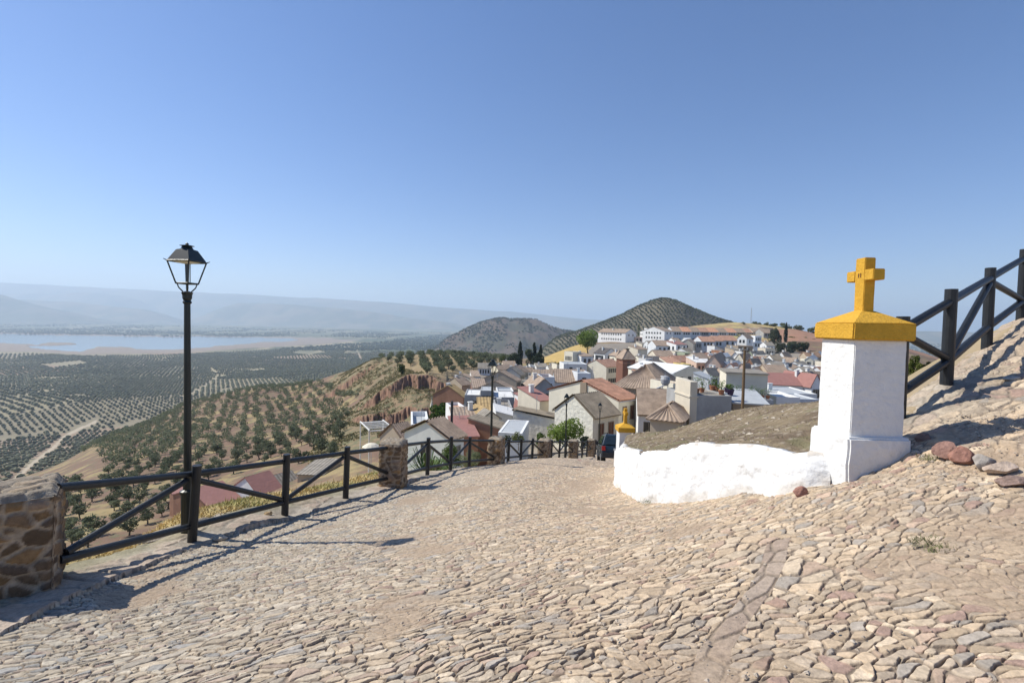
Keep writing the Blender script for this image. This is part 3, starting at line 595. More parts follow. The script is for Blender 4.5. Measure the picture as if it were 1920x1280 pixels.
def cross_pillar(x, y, zb, zp, zs, s, label, cat='cross pillar'):
    """x, y: near left corner of the shaft; zb base, zp top of plinth, zs top of shaft; s shaft width"""
    root = empty('cross_pillar', (x, y, zb), 0, label, cat, 'whitewashed pillars with a yellow cross'); k = s / 0.5
    hp, hs = zp - zb, zs - zb; pw = 0.055 * k
    subbox('plinth', -pw, s + pw + .01, -pw, s + pw, -0.45, hp, 'whitewash', root, tap=0.012 * k, bev=0.02, amp=0.007, seed=3)
    subbox('shaft', 0, s, 0, s, hp - 0.02, hs, 'whitewash', root, tap=0.004, bev=0.008, amp=0.004, seed=5)
    ov = 0.045 * k; rim = 0.165 * k; apx = 0.125 * k
    cap = subbox('cap', -ov, s + ov, -ov, s + ov, hs, hs + rim, 'yellow_paint', root, tap=0.0, bev=0.012, amp=0.004, seed=7)
    m = MB(); c = s / 2; q = 0.055 * k; zt = hs + rim - 0.006; o2 = ov - 0.006
    m.add([(-o2, -o2, zt), (s + o2, -o2, zt), (s + o2, s + o2, zt), (-o2, s + o2, zt), (c - q, c - q, zt + apx), (c + q, c - q, zt + apx), (c + q, c + q, zt + apx), (c - q, c + q, zt + apx)],
          [(0, 1, 5, 4), (1, 2, 6, 5), (2, 3, 7, 6), (3, 0, 4, 7), (4, 5, 6, 7)]); m.build('cap_slope', MATS['yellow_paint'], cap)
    z0 = zt + apx - 0.01; cr = 0.053 * k; cy = 0.066 * k
    bar = subbox('cross_upright', c - cr, c + cr, c - cy, c + cy, z0, z0 + 0.525 * k, 'yellow_paint', root, n=4, bev=0.006, amp=0.002, seed=9)
    za = z0 + 0.30 * k; ar = 0.185 * k
    subbox('cross_arm', c - cr - 0.003, c + cr + 0.003, c - ar, c - cy + 0.001, za, za + 0.105 * k, 'yellow_paint', bar, n=3, bev=0.006, amp=0.002, seed=11)
    subbox('cross_arm', c - cr - 0.003, c + cr + 0.003, c + cy - 0.001, c + ar, za, za + 0.105 * k, 'yellow_paint', bar, n=3, bev=0.006, amp=0.002, seed=13)
    m = MB()
    for dy in (-0.016, 0.012): m.box(c - cr - 0.0065, c - cr - 0.001, c + dy * k - 0.003, c + dy * k + 0.003, za + 0.035 * k, za + 0.075 * k)
    m.build('carved_mark', MATS['shutter_brown'], bar)
    return root
c1 = at(1597, 760, 4.62)
cross_pillar(c1.x, 4.62, at(1583, 912, 4.56).z, at(1590, 821, 4.56).z, at(1601, 637, 4.62).z, 0.505, 'large white pillar with yellow cap and yellow cross, right foreground')
c2 = at(1161, 830, 19.0)
cross_pillar(c2.x, 19.0, at(1160, 880, 19).z, at(1160, 851, 19).z, at(1160, 810, 19).z, 0.56, 'small distant white pillar with yellow cross beside the parked car')

# ------------------------------------------------------------------ white retaining wall
def white_wall():
    root = None; n = 420; m = 40; A = np.array([[p.x, p.y, p.z] for p in WB]); B = np.array([[p.x, p.y, p.z] for p in WT])
    L = np.r_[0, np.cumsum(np.linalg.norm(np.diff(A[:, :2], axis=0), axis=1))]; t = np.linspace(0, L[-1], n)
    def smooth(a): 
        k = np.array([1, 2, 3, 2, 1]) / 9; p = np.r_[[a[0]] * 2, a, [a[-1]] * 2]; return np.convolve(p, k, 'valid')
    a = np.stack([smooth(np.interp(t, L, A[:, i])) for i in range(3)], -1); b = np.stack([smooth(np.interp(t, L, B[:, i])) for i in range(3)], -1)
    d = np.gradient(a[:, :2], axis=0); d /= np.linalg.norm(d, axis=1)[:, None]; nr = np.stack([d[:, 1], -d[:, 0]], -1)
    side = np.sign((nr[n // 2] * (np.array([0, 0]) - a[n // 2, :2])).sum()); nr = nr * side    # towards the road
    rows = []
    a[:, 2] -= 0.35
    tn = fbm(t * 4, t * 0, 3, 5); b[:, 2] += 0.045 * (tn - 0.5) + 0.03 * (vnoise(t * 9, t * 0, 6) - 0.5) - 0.12 * np.exp(-((t - 4.05) / 0.13) ** 2)
    for j in range(m + 1):
        v = j / m; p = a * (1 - v) + b * v; s = fbm(t * 3, t * 0 + v * 4, 4, 7) - 0.5; s2 = fbm(t * 11, t * 0 + v * 9, 3, 8) - 0.5
        o = 0.07 * s + 0.032 * s2 + 0.06 * (1 - v) - 0.05 * sstep(0.88, 1.0, v)
        p = p.copy(); p[:, :2] += nr * o[:, None]; rows.append(p)
    p = b.copy(); p[:, :2] -= nr * 0.22; p[:, 2] += 0.02 * (fbm(t * 8, t * 0, 2, 9) - 0.5) - 0.01; rows.append(p)
    p = p.copy(); p[:, :2] -= nr * 0.08; p[:, 2] -= 0.6; rows.append(p)
    V = np.stack(rows).reshape(-1, 3); F = grid_faces(m + 3, n)
    T, VV = np.meshgrid(t, np.arange(m + 3) / m); Cw = np.full(T.shape + (3,), 0.715); Cw[..., 2] = 0.70
    hg = np.stack([r_[:, 2] for r_ in rows]) - (a[:, 2] + 0.35)[None]; nz = fbm(T * 7, VV * 5, 4, 21); nz2 = fbm(T * 16, VV * 12, 4, 22)
    Cw = mixc(Cw, (0.46, 0.39, 0.30), 0.45 * sstep(0.13, 0.01, hg - 0.10 * (nz - 0.5)) * sstep(0.3, 0.6, nz)); Cw = mixc(Cw, (0.38, 0.31, 0.23), 0.65 * sstep(0.93, 1.0, VV + 0.12 * (nz - 0.5)) * sstep(0.50, 0.62, nz2)); Cw = mixc(Cw, (0.52, 0.49, 0.44), 0.3 * sstep(0.66, 0.74, nz2))
    o = fast_mesh('retaining_wall', V, F, MATS['whitewash_wall'], Cw.reshape(-1, 3))
    tag(o, 'low bulging whitewashed retaining wall curving beside the cobbled road under bare earth', 'wall')
white_wall()

# ------------------------------------------------------------------ loose rocks
def rock(name, px, py, D, sx, sy, sz, col, label, rz=0, sink=0.25, group='rocks beside the white pillar', z=None):
    import bmesh
    bm = bmesh.new(); bmesh.ops.create_icosphere(bm, subdivisions=4, radius=1)
    sd = int(px) % 97; V = np.array([v.co[:] for v in bm.verts])
    # cut by a few planes for flat broken faces
    rr = np.random.default_rng(sd); P = rr.normal(size=(9, 3)); P /= np.linalg.norm(P, axis=1)[:, None]
    for q in P:
        h = rr.uniform(0.55, 0.8); dd = V @ q; k = dd > h; V[k] -= np.outer(dd[k] - h, q) * 0.95
    nn = fbm(V[:, 0] * 3 + V[:, 2] * 2, V[:, 1] * 3 + V[:, 2], 3, sd) - 0.5; V *= (1 + 0.12 * nn)[:, None]
    V *= np.array([sx, sy, sz])
    F = np.array([[v.index for v in f.verts] for f in bm.faces]); bm.free()
    C = np.array(col) * (0.8 + 0.4 * fbm(V[:, 0] * 30, V[:, 1] * 30 + V[:, 2] * 20, 3, sd))[:, None]
    o = fast_mesh(name, V, F, MATS['rock'], C, smooth=False); p = at(px, py, D); o.location = (p.x, p.y, (p.z if z is None else z) + sz * (1 - 2 * sink)); o.rotation_euler = (0, 0, rz)
    return tag(o, label, 'rock', group)
def rk(px, py, D, *a, **k):
    for q in np.arange(1.8, 11, 0.03):      # where the line of sight meets the ground
        p = at(px, py, q)
        if p.z < float(NEAR(np.array([p.x]), np.array([p.y]))[0]): D = q; break
    return rock('rock', px, py, D, *a, z=gz(p.x, p.y), **k)
red = (0.30, 0.155, 0.115); pale = (0.42, 0.33, 0.26); grey = (0.30, 0.27, 0.24)
rk(1499, 930, 4.6, 0.10, 0.06, 0.055, red, label='red brick-like block where the white wall meets the pillar', rz=.3, sink=0.15)
rk(1778, 858, 4.5, 0.13, 0.09, 0.09, (0.29, 0.17, 0.135), label='reddish wedge of rock right of the white pillar base, leftmost of the row')
rk(1806, 866, 4.3, 0.11, 0.09, 0.10, red, label='dark red upright rock, second right of the white pillar')
rk(1842, 876, 4.2, 0.10, 0.08, 0.08, grey, label='grey-brown rounded rock, third right of the white pillar', rz=.4)
rk(1878, 886, 4.0, 0.13, 0.08, 0.06, pale, label='flat pale rock, fourth right of the white pillar', rz=-.3)
rk(1900, 912, 3.8, 0.13, 0.09, 0.05, (0.27, 0.19, 0.155), label='low brown rock near the right edge of the photo', rz=.2)
rk(1735, 830, 4.9, 0.09, 0.08, 0.06, (0.25, 0.17, 0.14), label='small rock in the shadow right behind the white pillar', rz=.2)
rk(1898, 712, 6.0, 0.16, 0.07, 0.03, (0.40, 0.38, 0.33), label='flat slab of rock under the crossing fence shadows at the right edge', rz=.1)
rk(503, 968, 7.9, 0.07, 0.055, 0.05, (0.5, 0.36, 0.2), label='fist-sized yellowish stone on the concrete verge under the fence', group='stones along the left verge', sink=0.0)
rk(325, 1000, 6.6, 0.55, 0.20, 0.13, (0.40, 0.34, 0.26), label='long boulder half buried under the nearest fence post', rz=R(62), group='stones along the left verge', sink=0.42)
rk(410, 1012, 6.3, 0.12, 0.10, 0.05, (0.48, 0.41, 0.31), label='flat pale stone at the foot of the nearest fence post', rz=.4, group='stones along the left verge')
rk(470, 985, 7.2, 0.15, 0.08, 0.04, (0.45, 0.38, 0.3), label='thin pale slab on the verge left of the second fence post', rz=.9, group='stones along the left verge')

def gravel():
    r = np.random.default_rng(77); N = 5200; t = r.random(N) < 0.55
    x = np.where(t, r.normal(4.3, 0.9, N), r.uniform(-3.5, 6.5, N)); y = np.where(t, r.normal(4.6, 0.7, N), np.exp(r.uniform(0.7, 2.3, N)))
    k = (fdist(x, y) > 0.2) & (rdist(x, y) > 0.3) & ~((x > 3.0) & (x < 3.95) & (y > 4.4) & (y < 5.4)) & ~((x > 2.0) & (y > 4.6) & (x < 3.1)) & (y > 1.7) & ~((y > 5.2) & (x > 2)); x, y = x[k], y[k]; N = len(x)
    z = NEAR(x, y) + 0.012; s = 0.004 + 0.010 * r.random(N) ** 3; q = np.array([[1, 0, 0], [-1, 0, 0], [0, 1, 0], [0, -1, 0], [0, 0, .7], [0, 0, -.5], [.7, .7, .3], [-.7, .6, .2]])
    V = (q[None] * r.uniform(.7, 1.3, (N, 8, 3))) * s[:, None, None] + np.stack([x, y, z], -1)[:, None]; F = np.array([[0, 6, 4], [6, 2, 4], [2, 7, 4], [7, 1, 4], [1, 3, 4], [3, 0, 4], [0, 3, 5], [3, 1, 5], [1, 7, 5], [7, 2, 5], [2, 6, 5], [6, 0, 5]])[None] + 8 * np.arange(N)[:, None, None]
    C = mixc((0.40, 0.32, 0.24), (0.52, 0.45, 0.36), r.random(N)); tag(fast_mesh('loose_gravel', V.reshape(-1, 3), F.reshape(-1, 3), MATS['rock'], np.repeat(C, 8, 0), smooth=False), 'loose pebbles and grit scattered over the cobbles and beside the white pillar', 'gravel', kind='stuff')
gravel()
def mound_litter():
    r = np.random.default_rng(78); N = 9000; x = r.uniform(2.4, 11, N); y = r.uniform(4.8, 19, N); poly = [(p.x + 0.25, p.y + 0.25) for p in WT] + [(4.6, 20), (8, 24), (12, 24), (12, 12), (9, 10.4), (7.0, 8.2), (5.2, 6.8), (3.9, 5.6)]
    k = inpoly(x, y, poly); x, y = x[k], y[k]; z = MT(x, y) + 0.09 * (fbm(x * 1.6, y * 1.6, 5, 171) - 0.5) + 0.05 * (fbm(x * 6, y * 6, 3, 172) - 0.5); N = len(x); g = fbm(x * 0.9, y * 0.9, 3, 179) > 0.5
    a = r.uniform(0, 6.28, N); h = r.uniform(0.01, 0.04, N) * (1 + 0.6 * g); w = 0.002 + 0.0007 * y; b = np.stack([x, y, z - 0.01], -1); dx = np.stack([np.cos(a) * w, np.sin(a) * w, 0 * a], -1)
    tp = b + np.stack([r.normal(0, 0.035, N), r.normal(0, 0.035, N), h], -1); V = np.stack([b - dx, b + dx, tp], 1).reshape(-1, 3); C = mixc((0.36, 0.30, 0.16), (0.20, 0.19, 0.09), r.random(N))
    tag(fast_mesh('mound_grass', V, np.arange(3 * N).reshape(-1, 3), MATS['grass'], np.repeat(C, 3, 0), smooth=False), 'sparse dry grass stubble on the bare earth mound behind the white wall', 'grass', kind='stuff')
    N = 700; x = r.uniform(2.4, 10, N); y = r.uniform(4.8, 17, N); k = inpoly(x, y, poly); x, y = x[k], y[k]; N = len(x); z = MT(x, y) + 0.09 * (fbm(x * 1.6, y * 1.6, 5, 171) - 0.5) + 0.05 * (fbm(x * 6, y * 6, 3, 172) - 0.5)
    s = 0.012 + 0.05 * r.random(N) ** 4; q = np.array([[1, 0, 0], [-1, 0, 0], [0, 1, 0], [0, -1, 0], [0, 0, .6], [0, 0, -.5], [.7, .7, .3], [-.7, .6, .2]])
    V = (q[None] * r.uniform(.7, 1.3, (N, 8, 3))) * s[:, None, None] + np.stack([x, y, z], -1)[:, None]; F = np.array([[0, 6, 4], [6, 2, 4], [2, 7, 4], [7, 1, 4], [1, 3, 4], [3, 0, 4], [0, 3, 5], [3, 1, 5], [1, 7, 5], [7, 2, 5], [2, 6, 5], [6, 0, 5]])[None] + 8 * np.arange(N)[:, None, None]
    C = mixc((0.30, 0.24, 0.17), (0.50, 0.44, 0.36), r.random(N)); tag(fast_mesh('mound_stones', V.reshape(-1, 3), F.reshape(-1, 3), MATS['rock'], np.repeat(C, 8, 0), smooth=False), 'small pale stones strewn over the earth mound behind the white wall', 'stones', kind='stuff')
mound_litter()
def tuft(px, py, D, n, s, label):
    p = at(px, py, D); q = random.Random(int(px)); zz = gz(p.x, p.y); m = MB()
    for i in range(n):
        a = q.uniform(0, 6.28); r = q.random() ** .5 * s * 1.6; b = Vector((math.cos(a) * r, math.sin(a) * r * .7, 0)); e = b + Vector((q.uniform(-.5, .5) * s, q.uniform(-.5, .5) * s, q.uniform(.15, .5) * s)); w = Vector((math.cos(a + 1), math.sin(a + 1), 0)) * 0.003
        m.add([b - w, b + w, e], [(0, 1, 2)])
    o = m.build('weed_tuft', MATS['weed'], None, loc=(p.x, p.y, zz)); tag(o, label, 'weed', 'weeds among the cobbles')
mat('weed', (0.13, 0.14, 0.05), 0.8, nscale=9, namt=0.4)
tuft(1760, 965, 3.0, 240, 0.10, 'low green weed patch between the cobbles right of the white pillar'); tuft(1742, 868, 4.35, 120, 0.09, 'dry weed tuft at the corner of the white plinth, by the rocks'); tuft(1216, 945, 7.5, 160, 0.10, 'weed tuft at the left foot of the white wall')
# ------------------------------------------------------------------ parked car (seen from behind)
mat('car_paint', (0.018, 0.03, 0.042), 0.25, nscale=2, namt=0.1, spec=0.6)
mat('car_trim', (0.03, 0.03, 0.032), 0.6); mat('tyre', (0.02, 0.02, 0.02), 0.9); mat('car_glass', (0.02, 0.03, 0.035), 0.06, spec=0.8)
mat('tail_red', (0.45, 0.02, 0.015), 0.3); mat('plate_white', (0.75, 0.75, 0.72), 0.5); mat('rim_grey', (0.4, 0.4, 0.4), 0.35, metal=0.6)
def car():
    p = at(1128, 866, 26.0); zg = gz(p.x + 0.9, 26.5); root = empty('parked_car', (p.x + 0.93, 26.0, zg), 0, 'dark blue four-wheel-drive car parked facing downhill, seen from behind', 'car')
    dz = gz(p.x + 0.93, 30) - zg; root.rotation_euler = (math.atan2(dz, 4.0), 0, R(-6))
    # profile along length (y forward) : lower body
    def shell(prof, wl, name, mt, parent, wt=None):
        m = MB(); n = len(prof); L = [(-w, y, z) for (y, z, w) in prof]; Rr = [(w, y, z) for (y, z, w) in prof]
        m.add(L + Rr, [tuple(range(n)), tuple(range(2 * n - 1, n - 1, -1))] + [(i, i + n, (i + 1) % n + n, (i + 1) % n) for i in range(n)])
        o = m.build(name, MATS[mt], parent)
        b = o.modifiers.new('bevel', 'BEVEL'); b.width = 0.06; b.segments = 3; b.limit_method = 'ANGLE'; return o
    body = shell([(0.0, 0.55, .90), (0.02, 0.85, .91), (0.10, 1.05, .90), (3.2, 1.08, .90), (4.25, 0.98, .86), (4.45, 0.8, .84), (4.48, 0.45, .86), (4.4, 0.35, .86), (0.1, 0.38, .88)], 0, 'body', 'car_paint', root)
    cab = shell([(0.12, 1.06, .88), (0.42, 1.62, .70), (0.6, 1.68, .69), (2.3, 1.68, .69), (2.6, 1.62, .70), (3.25, 1.06, .86)], 0, 'cabin', 'car_paint', root)
    m = MB(); m.prism([(-.66, 0.135, 1.11), (.66, 0.135, 1.11), (.56, 0.375, 1.56), (-.56, 0.375, 1.56)], (0, -0.03, 0.015)); m.build('rear_window', MATS['car_glass'], cab)
    for s in (-1, 1):
        m = MB(); m.prism([(s * .878, 0.45, 1.12), (s * .878, 1.55, 1.12), (s * .715, 1.55, 1.58), (s * .73, 0.62, 1.55)], (s * 0.02, 0, 0.008)); m.build('side_window', MATS['car_glass'], cab)
        m = MB(); m.prism([(s * .878, 1.65, 1.12), (s * .878, 3.0, 1.12), (s * .73, 2.5, 1.56), (s * .715, 1.65, 1.58)], (s * 0.02, 0, 0.008)); m.build('side_window', MATS['car_glass'], cab)
        m = MB(); m.box(min(s * .72, s * .9), max(s * .72, s * .9), -0.02, 0.14, 0.78, 1.02); m.build('tail_light', MATS['tail_red'], root)
        m = MB(); m.tube((s * .56, 0.45, 1.74), (s * .56, 2.5, 1.74), 0.02); m.tube((s * .56, 0.5, 1.66), (s * .56, 0.5, 1.74), 0.02); m.tube((s * .56, 2.4, 1.66), (s * .56, 2.4, 1.74), 0.02); m.build('roof_rack', MATS['car_trim'], root)
        for y in (0.85, 3.55):
            w = MB(); w.tube((s * .66, y, 0.37), (s * .90, y, 0.37), 0.37, n=24); wo = w.build('wheel', MATS['tyre'], root, smooth=False)
            w = MB(); w.tube((s * .88, y, 0.37), (s * .915, y, 0.37), 0.21, n=16); w.build('rim', MATS['rim_grey'], wo)
        m = MB(); m.box(min(s * .9, s * 1.08), max(s * .9, s * 1.08), 2.75, 2.9, 1.08, 1.24); m.build('wing_mirror', MATS['car_trim'], root)
    m = MB(); m.box(-.9, .9, -0.12, 0.12, 0.42, 0.68); m.build('bumper', MATS['car_trim'], root)
    m = MB(); m.box(-.27, .27, -0.03, 0.02, 0.80, 0.92); m.build('number_plate', MATS['plate_white'], root)
    m = MB(); m.tube((0, 0.1, 1.12), (0.35, 0.22, 1.35), 0.012, n=6); m.build('wiper', MATS['car_trim'], root)
car()
# dry grass on the bank outside the fence
def grass():
    N = 30000; y = np.exp(rng.uniform(math.log(3.6), math.log(26), N)); off = -0.62 - np.abs(rng.normal(0, 1.3, N)) * (0.5 + y / 14)
    xs = np.interp(y, fy_, fx_) + off; z = ground(xs, y); d = fdist(xs, y); k = d < -0.55; xs, y, z = xs[k], y[k], z[k]; N = len(xs)
    h = (0.02 + 0.045 * rng.random(N)) * (1 + 1.5 * (rng.random(N) > 0.97)); a = rng.uniform(0, 2 * np.pi, N); w = 0.004 + 0.0015 * y; lean = rng.normal(0, 0.05, (N, 2))
    b = np.stack([xs, y, z - 0.02], -1); dx = np.stack([np.cos(a) * w, np.sin(a) * w, 0 * a], -1); tp = b + np.stack([lean[:, 0], lean[:, 1], h + 0.02], -1)
    V = np.stack([b - dx, b + dx, tp], 1).reshape(-1, 3); F = np.arange(3 * N).reshape(-1, 3)
    g = vnoise(xs * 0.8, y * 0.8, 77); C = mixc((0.62, 0.48, 0.22), (0.42, 0.38, 0.15), sstep(0.6, 0.9, g)) * (0.8 + 0.4 * rng.random(N))[:, None]
    tag(fast_mesh('dry_grass', V, F, MATS['grass'], np.repeat(C, 3, 0), smooth=False), 'dry straw-coloured grass on the bank outside the left fence', 'grass', kind='stuff')
grass()
# ------------------------------------------------------------------ the town
def slab(m, e0, e1, r1, r0, t, kind=None, per=0.3, mi=0):
    """roof plane from eave e0-e1 up to ridge r0-r1, thickness t; rippled tiles when near"""
    e0, e1, r0, r1 = map(Vector, (e0, e1, r0, r1)); n = (e1 - e0).cross(r0 - e0).normalized()
    if n.z < 0: n = -n
    if kind is None:
        m.add([e0, e1, r1, r0, e0 + n * t, e1 + n * t, r1 + n * t, r0 + n * t], [(0, 3, 2, 1), (4, 5, 6, 7), (0, 1, 5, 4), (1, 2, 6, 5), (2, 3, 7, 6), (3, 0, 4, 7)], mi); return
    Lx = max((e1 - e0).length, (r1 - r0).length); Ly = (r0 - e0).length
    if kind == 'channel': nx, ny = int(Lx / per * 4), 6
    else: nx, ny = 8, int(Ly / per) * 2
    nx, ny = max(2, min(nx, 160)), max(2, min(ny, 90)); vs = []
    for j in range(ny + 1):
        for i in range(nx + 1):
            a, b = i / nx, j / ny; p = (e0 * (1 - a) + e1 * a) * (1 - b) + (r0 * (1 - a) + r1 * a) * b
            if kind == 'channel': d = (0.09, 0.045, 0.0, 0.045)[i % 4]
            else: d = 0.085 * (1 - (j % 2)) ; p = p if not (j % 2) else p - (r0 - e0).normalized() * per * 0.42
            vs.append(p + n * (t + d))
    fs = [(j * (nx + 1) + i, j * (nx + 1) + i + 1, (j + 1) * (nx + 1) + i + 1, (j + 1) * (nx + 1) + i) for j in range(ny) for i in range(nx)]
    m.add(vs, fs, mi); m.add([e0, e1, r1, r0, e0 + n * t, e1 + n * t], [(0, 3, 2, 1), (0, 1, 5, 4)], mi)
def openings(root, face, L, h, cols, rows, D, ww=None, wh=None, style='window_dark', top=0.55, near=False, inset=0.12):
    """windows on face 'R' (plane y=0) or 'L' (plane x=0)"""
    ww = ww or min(1.0, L / cols * 0.45); wh = wh or min(1.5, h / max(rows, 1) * 0.45)
    for r_ in range(rows):
        zc = h - top - wh / 2 - r_ * (h - top) / max(rows, 1) * 0.98 if rows > 1 else h - top - wh / 2 - 0.3
        for c in range(cols):
            s = L * (inset + (1 - 2 * inset) * ((c + 0.5) / cols))
            def P(a, z, o): return (a, -o, z) if face == 'R' else (-o, a, z)
            def bar(m, a0, a1, z0, z1, o0, o1):
                if face == 'R': m.box(a0, a1, -o1, -o0, z0, z1)
                else: m.box(-o1, -o0, a0, a1, z0, z1)
            if near:
                m = MB(); f = 0.07
                bar(m, s - ww / 2 - f, s - ww / 2, zc - wh / 2, zc + wh / 2, 0, 0.07); bar(m, s + ww / 2, s + ww / 2 + f, zc - wh / 2, zc + wh / 2, 0, 0.07)
                bar(m, s - ww / 2 - f, s + ww / 2 + f, zc + wh / 2, zc + wh / 2 + f, 0, 0.07); bar(m, s - ww / 2 - f - .06, s + ww / 2 + f + .06, zc - wh / 2 - f, zc - wh / 2, 0, 0.12); bar(m, s - .025, s + .025, zc - wh / 2, zc + wh / 2, 0.03, 0.05)
                w = m.build('window', MATS['window_frame'], root); m = MB(); bar(m, s - ww / 2, s + ww / 2, zc - wh / 2, zc + wh / 2, -0.02, 0.03); m.build('pane', MATS[style], w)
            else:
                m = MB(); bar(m, s - ww / 2, s + ww / 2, zc - wh / 2, zc + wh / 2, 0.0, 0.045); m.build('window', MATS[style], root)
HOUSES = []; _hq = random.Random(3)
def house(label, pxc, pye, D, pxL, pxR, th, h, roof, rise, wm, rm, wR=(0, 0), wL=(0, 0), name='house', cat='house', tile=None, door=False, chim=0, near=None, style='window_dark', a=None, b=None, per=0.3, ov=0.3, group='houses of the town', wk=None, ww=None, wh=None):
    C = at(pxc, pye, D); t = R(th); dR = (math.cos(t), math.sin(t)); dL = (-math.sin(t), math.cos(t))
    def ln(px, d, lo, hi):
        u = at(px, pye, 1.0).x; q = d[0] - u * d[1]
        v = (u * C.y - C.x) / q if abs(q) > 1e-4 else 8; return max(lo, min(hi, v))
    b = b or (ln(pxR, dR, 2.2, 60) if pxR is not None else 7.0); a = a or (ln(pxL, dL, 2.2, 34) if pxL is not None else 8.0)
    if pxL is not None and abs(at(pxL, pye, 1).x * C.y - C.x) < 0.012 * D: a = max(a, 6)
    z0 = C.z - h; root = empty(name, (C.x, C.y, z0), t, label, cat, group); W = MATS['wall_' + wm]; RM = MATS['roof_' + rm + ('' if tile else {'gx': 'X', 'gy': 'Y', 'sx': 'X', 'sxr': 'X', 'sy': 'Y', 'syr': 'Y'}.get(roof, ''))]; near = D < 100 if near is None else near
    m = MB(); zb = -4.0; s = 0.12
    q = [(0, 0), (b, 0), (b, a), (0, a)]
    def walls(tops): m.add([(x, y, zb) for x, y in q] + [(x, y, z) for (x, y), z in zip(q, tops)], [(0, 1, 5, 4), (1, 2, 6, 5), (2, 3, 7, 6), (3, 0, 4, 7), (4, 5, 6, 7)])
    rf = MB(); o = ov; tk = 0.14
    if roof in ('gx', 'gy'):
        walls([h] * 4)
        if roof == 'gx':
            m.add([(0, 0, h), (0, a, h), (0, a / 2, h + rise)], [(0, 2, 1)]); m.add([(b, 0, h), (b, a, h), (b, a / 2, h + rise)], [(0, 1, 2)]); k = rise / (a / 2)
            slab(rf, (-s, -o, h - o * k), (b + s, -o, h - o * k), (b + s, a / 2, h + rise), (-s, a / 2, h + rise), tk, tile, per); slab(rf, (b + s, a + o, h - o * k), (-s, a + o, h - o * k), (-s, a / 2, h + rise), (b + s, a / 2, h + rise), tk, tile, per)
        else:
            m.add([(0, 0, h), (b, 0, h), (b / 2, 0, h + rise)], [(0, 1, 2)]); m.add([(0, a, h), (b, a, h), (b / 2, a, h + rise)], [(0, 2, 1)]); k = rise / (b / 2)
            slab(rf, (-o, a + s, h - o * k), (-o, -s, h - o * k), (b / 2, -s, h + rise), (b / 2, a + s, h + rise), tk, tile, per); slab(rf, (b + o, -s, h - o * k), (b + o, a + s, h - o * k), (b / 2, a + s, h + rise), (b / 2, -s, h + rise), tk, tile, per)
    elif roof == 'hip':
        walls([h] * 4); r_ = min(a, b) / 2; A = [(-o, -o, h), (b + o, -o, h), (b + o, a + o, h), (-o, a + o, h)]
        if b >= a: p, q2 = (r_, a / 2, h + rise), (b - r_ + 1e-3, a / 2, h + rise)
        else: p, q2 = (b / 2, r_, h + rise), (b / 2, a - r_ + 1e-3, h + rise)
        if b >= a: pl = [(A[0], A[1], q2, p), (A[2], A[3], p, q2), (A[3], A[0], p, p), (A[1], A[2], q2, q2)]
        else: pl = [(A[0], A[1], p, p), (A[2], A[3], q2, q2), (A[3], A[0], p, q2), (A[1], A[2], q2, p)]
        for e0, e1, r1, r0 in pl: slab(rf, e0, e1, r1, r0, tk, tile, per)
        for c in A:  # hip ridges
            tgt = p if (Vector(c) - Vector(p)).length < (Vector(c) - Vector(q2)).length else q2
            rf.tube(Vector(c) + Vector((0, 0, tk)), Vector(tgt) + Vector((0, 0, tk + 0.05)), 0.13, n=6)
    elif roof == 'flat':
        walls([h] * 4); p = 0.22; ph = rise if rise else 0.5
        for x0, x1, y0, y1 in ((0, b, 0, p), (0, b, a - p, a), (0, p, p, a - p), (b - p, b, p, a - p)): m.box(x0, x1, y0, y1, h + 0.003, h + ph)
        rf.box(p + .002, b - p - .002, p + .002, a - p - .002, h + 0.004, h + 0.06)
    else:
        tops = {'sx': [h, h, h + rise, h + rise], 'sy': [h, h + rise, h + rise, h], 'syr': [h + rise, h, h, h + rise], 'sxr': [h + rise, h + rise, h, h]}[roof]; walls(tops)
        A = [(-s, -o), (b + s, -o), (b + s, a + s), (-s, a + s)]
        if roof == 'sx': slab(rf, (*A[0], h), (*A[1], h), (*A[2], h + rise), (*A[3], h + rise), tk, tile, per)
        if roof == 'sxr': slab(rf, (*A[2], h), (*A[3], h), (*A[0], h + rise), (*A[1], h + rise), tk, tile, per)
        if roof == 'sy': slab(rf, (*A[3], h), (*A[0], h), (*A[1], h + rise), (*A[2], h + rise), tk, tile, per)
        if roof == 'syr': slab(rf, (*A[1], h), (*A[2], h), (*A[3], h + rise), (*A[0], h + rise), tk, tile, per)
    m.build('wall', W, root); ro = rf.build('roof', RM, root)
    if D > 60 and cat == 'house' and not chim and _hq.random() < 0.55: chim = 1
    if D > 50 and cat == 'house' and _hq.random() < 0.45:
        m = MB(); cx, cy = b * _hq.uniform(.3, .7), a * .5; zt = h + (rise if roof[0] == 'g' or roof == 'hip' else 0); m.tube((cx, cy, zt - .2), (cx, cy, zt + 1.8), 0.03, n=4)
        for k_ in range(4): m.tube((cx - .45 + .06 * k_, cy, zt + 1.2 + .17 * k_), (cx + .45 - .06 * k_, cy, zt + 1.2 + .17 * k_), 0.015, n=4)
        m.build('aerial', MATS['metal_grey'], ro)
    if not wR[0] and not tile and 70 < D and roof != 'hip' and cat == 'house' and _hq.random() < 0.7: wR = (_hq.choice([1, 2, 2, 3]), 1)
    if not wL[0] and not tile and 70 < D and cat == 'house' and wm not in ('brick',) and _hq.random() < 0.4: wL = (_hq.choice([1, 2]), 1)
    if wR[0]: openings(root, 'R', b, h, wR[0], wR[1], D, near=near, style=style, ww=ww, wh=wh)
    if wL[0]: openings(root, 'L', a, h, wL[0], wL[1], D, near=near, style=style, ww=ww, wh=wh)
    if door: 
        m = MB(); m.box(b * .45, b * .45 + 1.0, -0.06, 0, -0.3, 2.0); m.build('door', MATS['shutter_brown'], root)
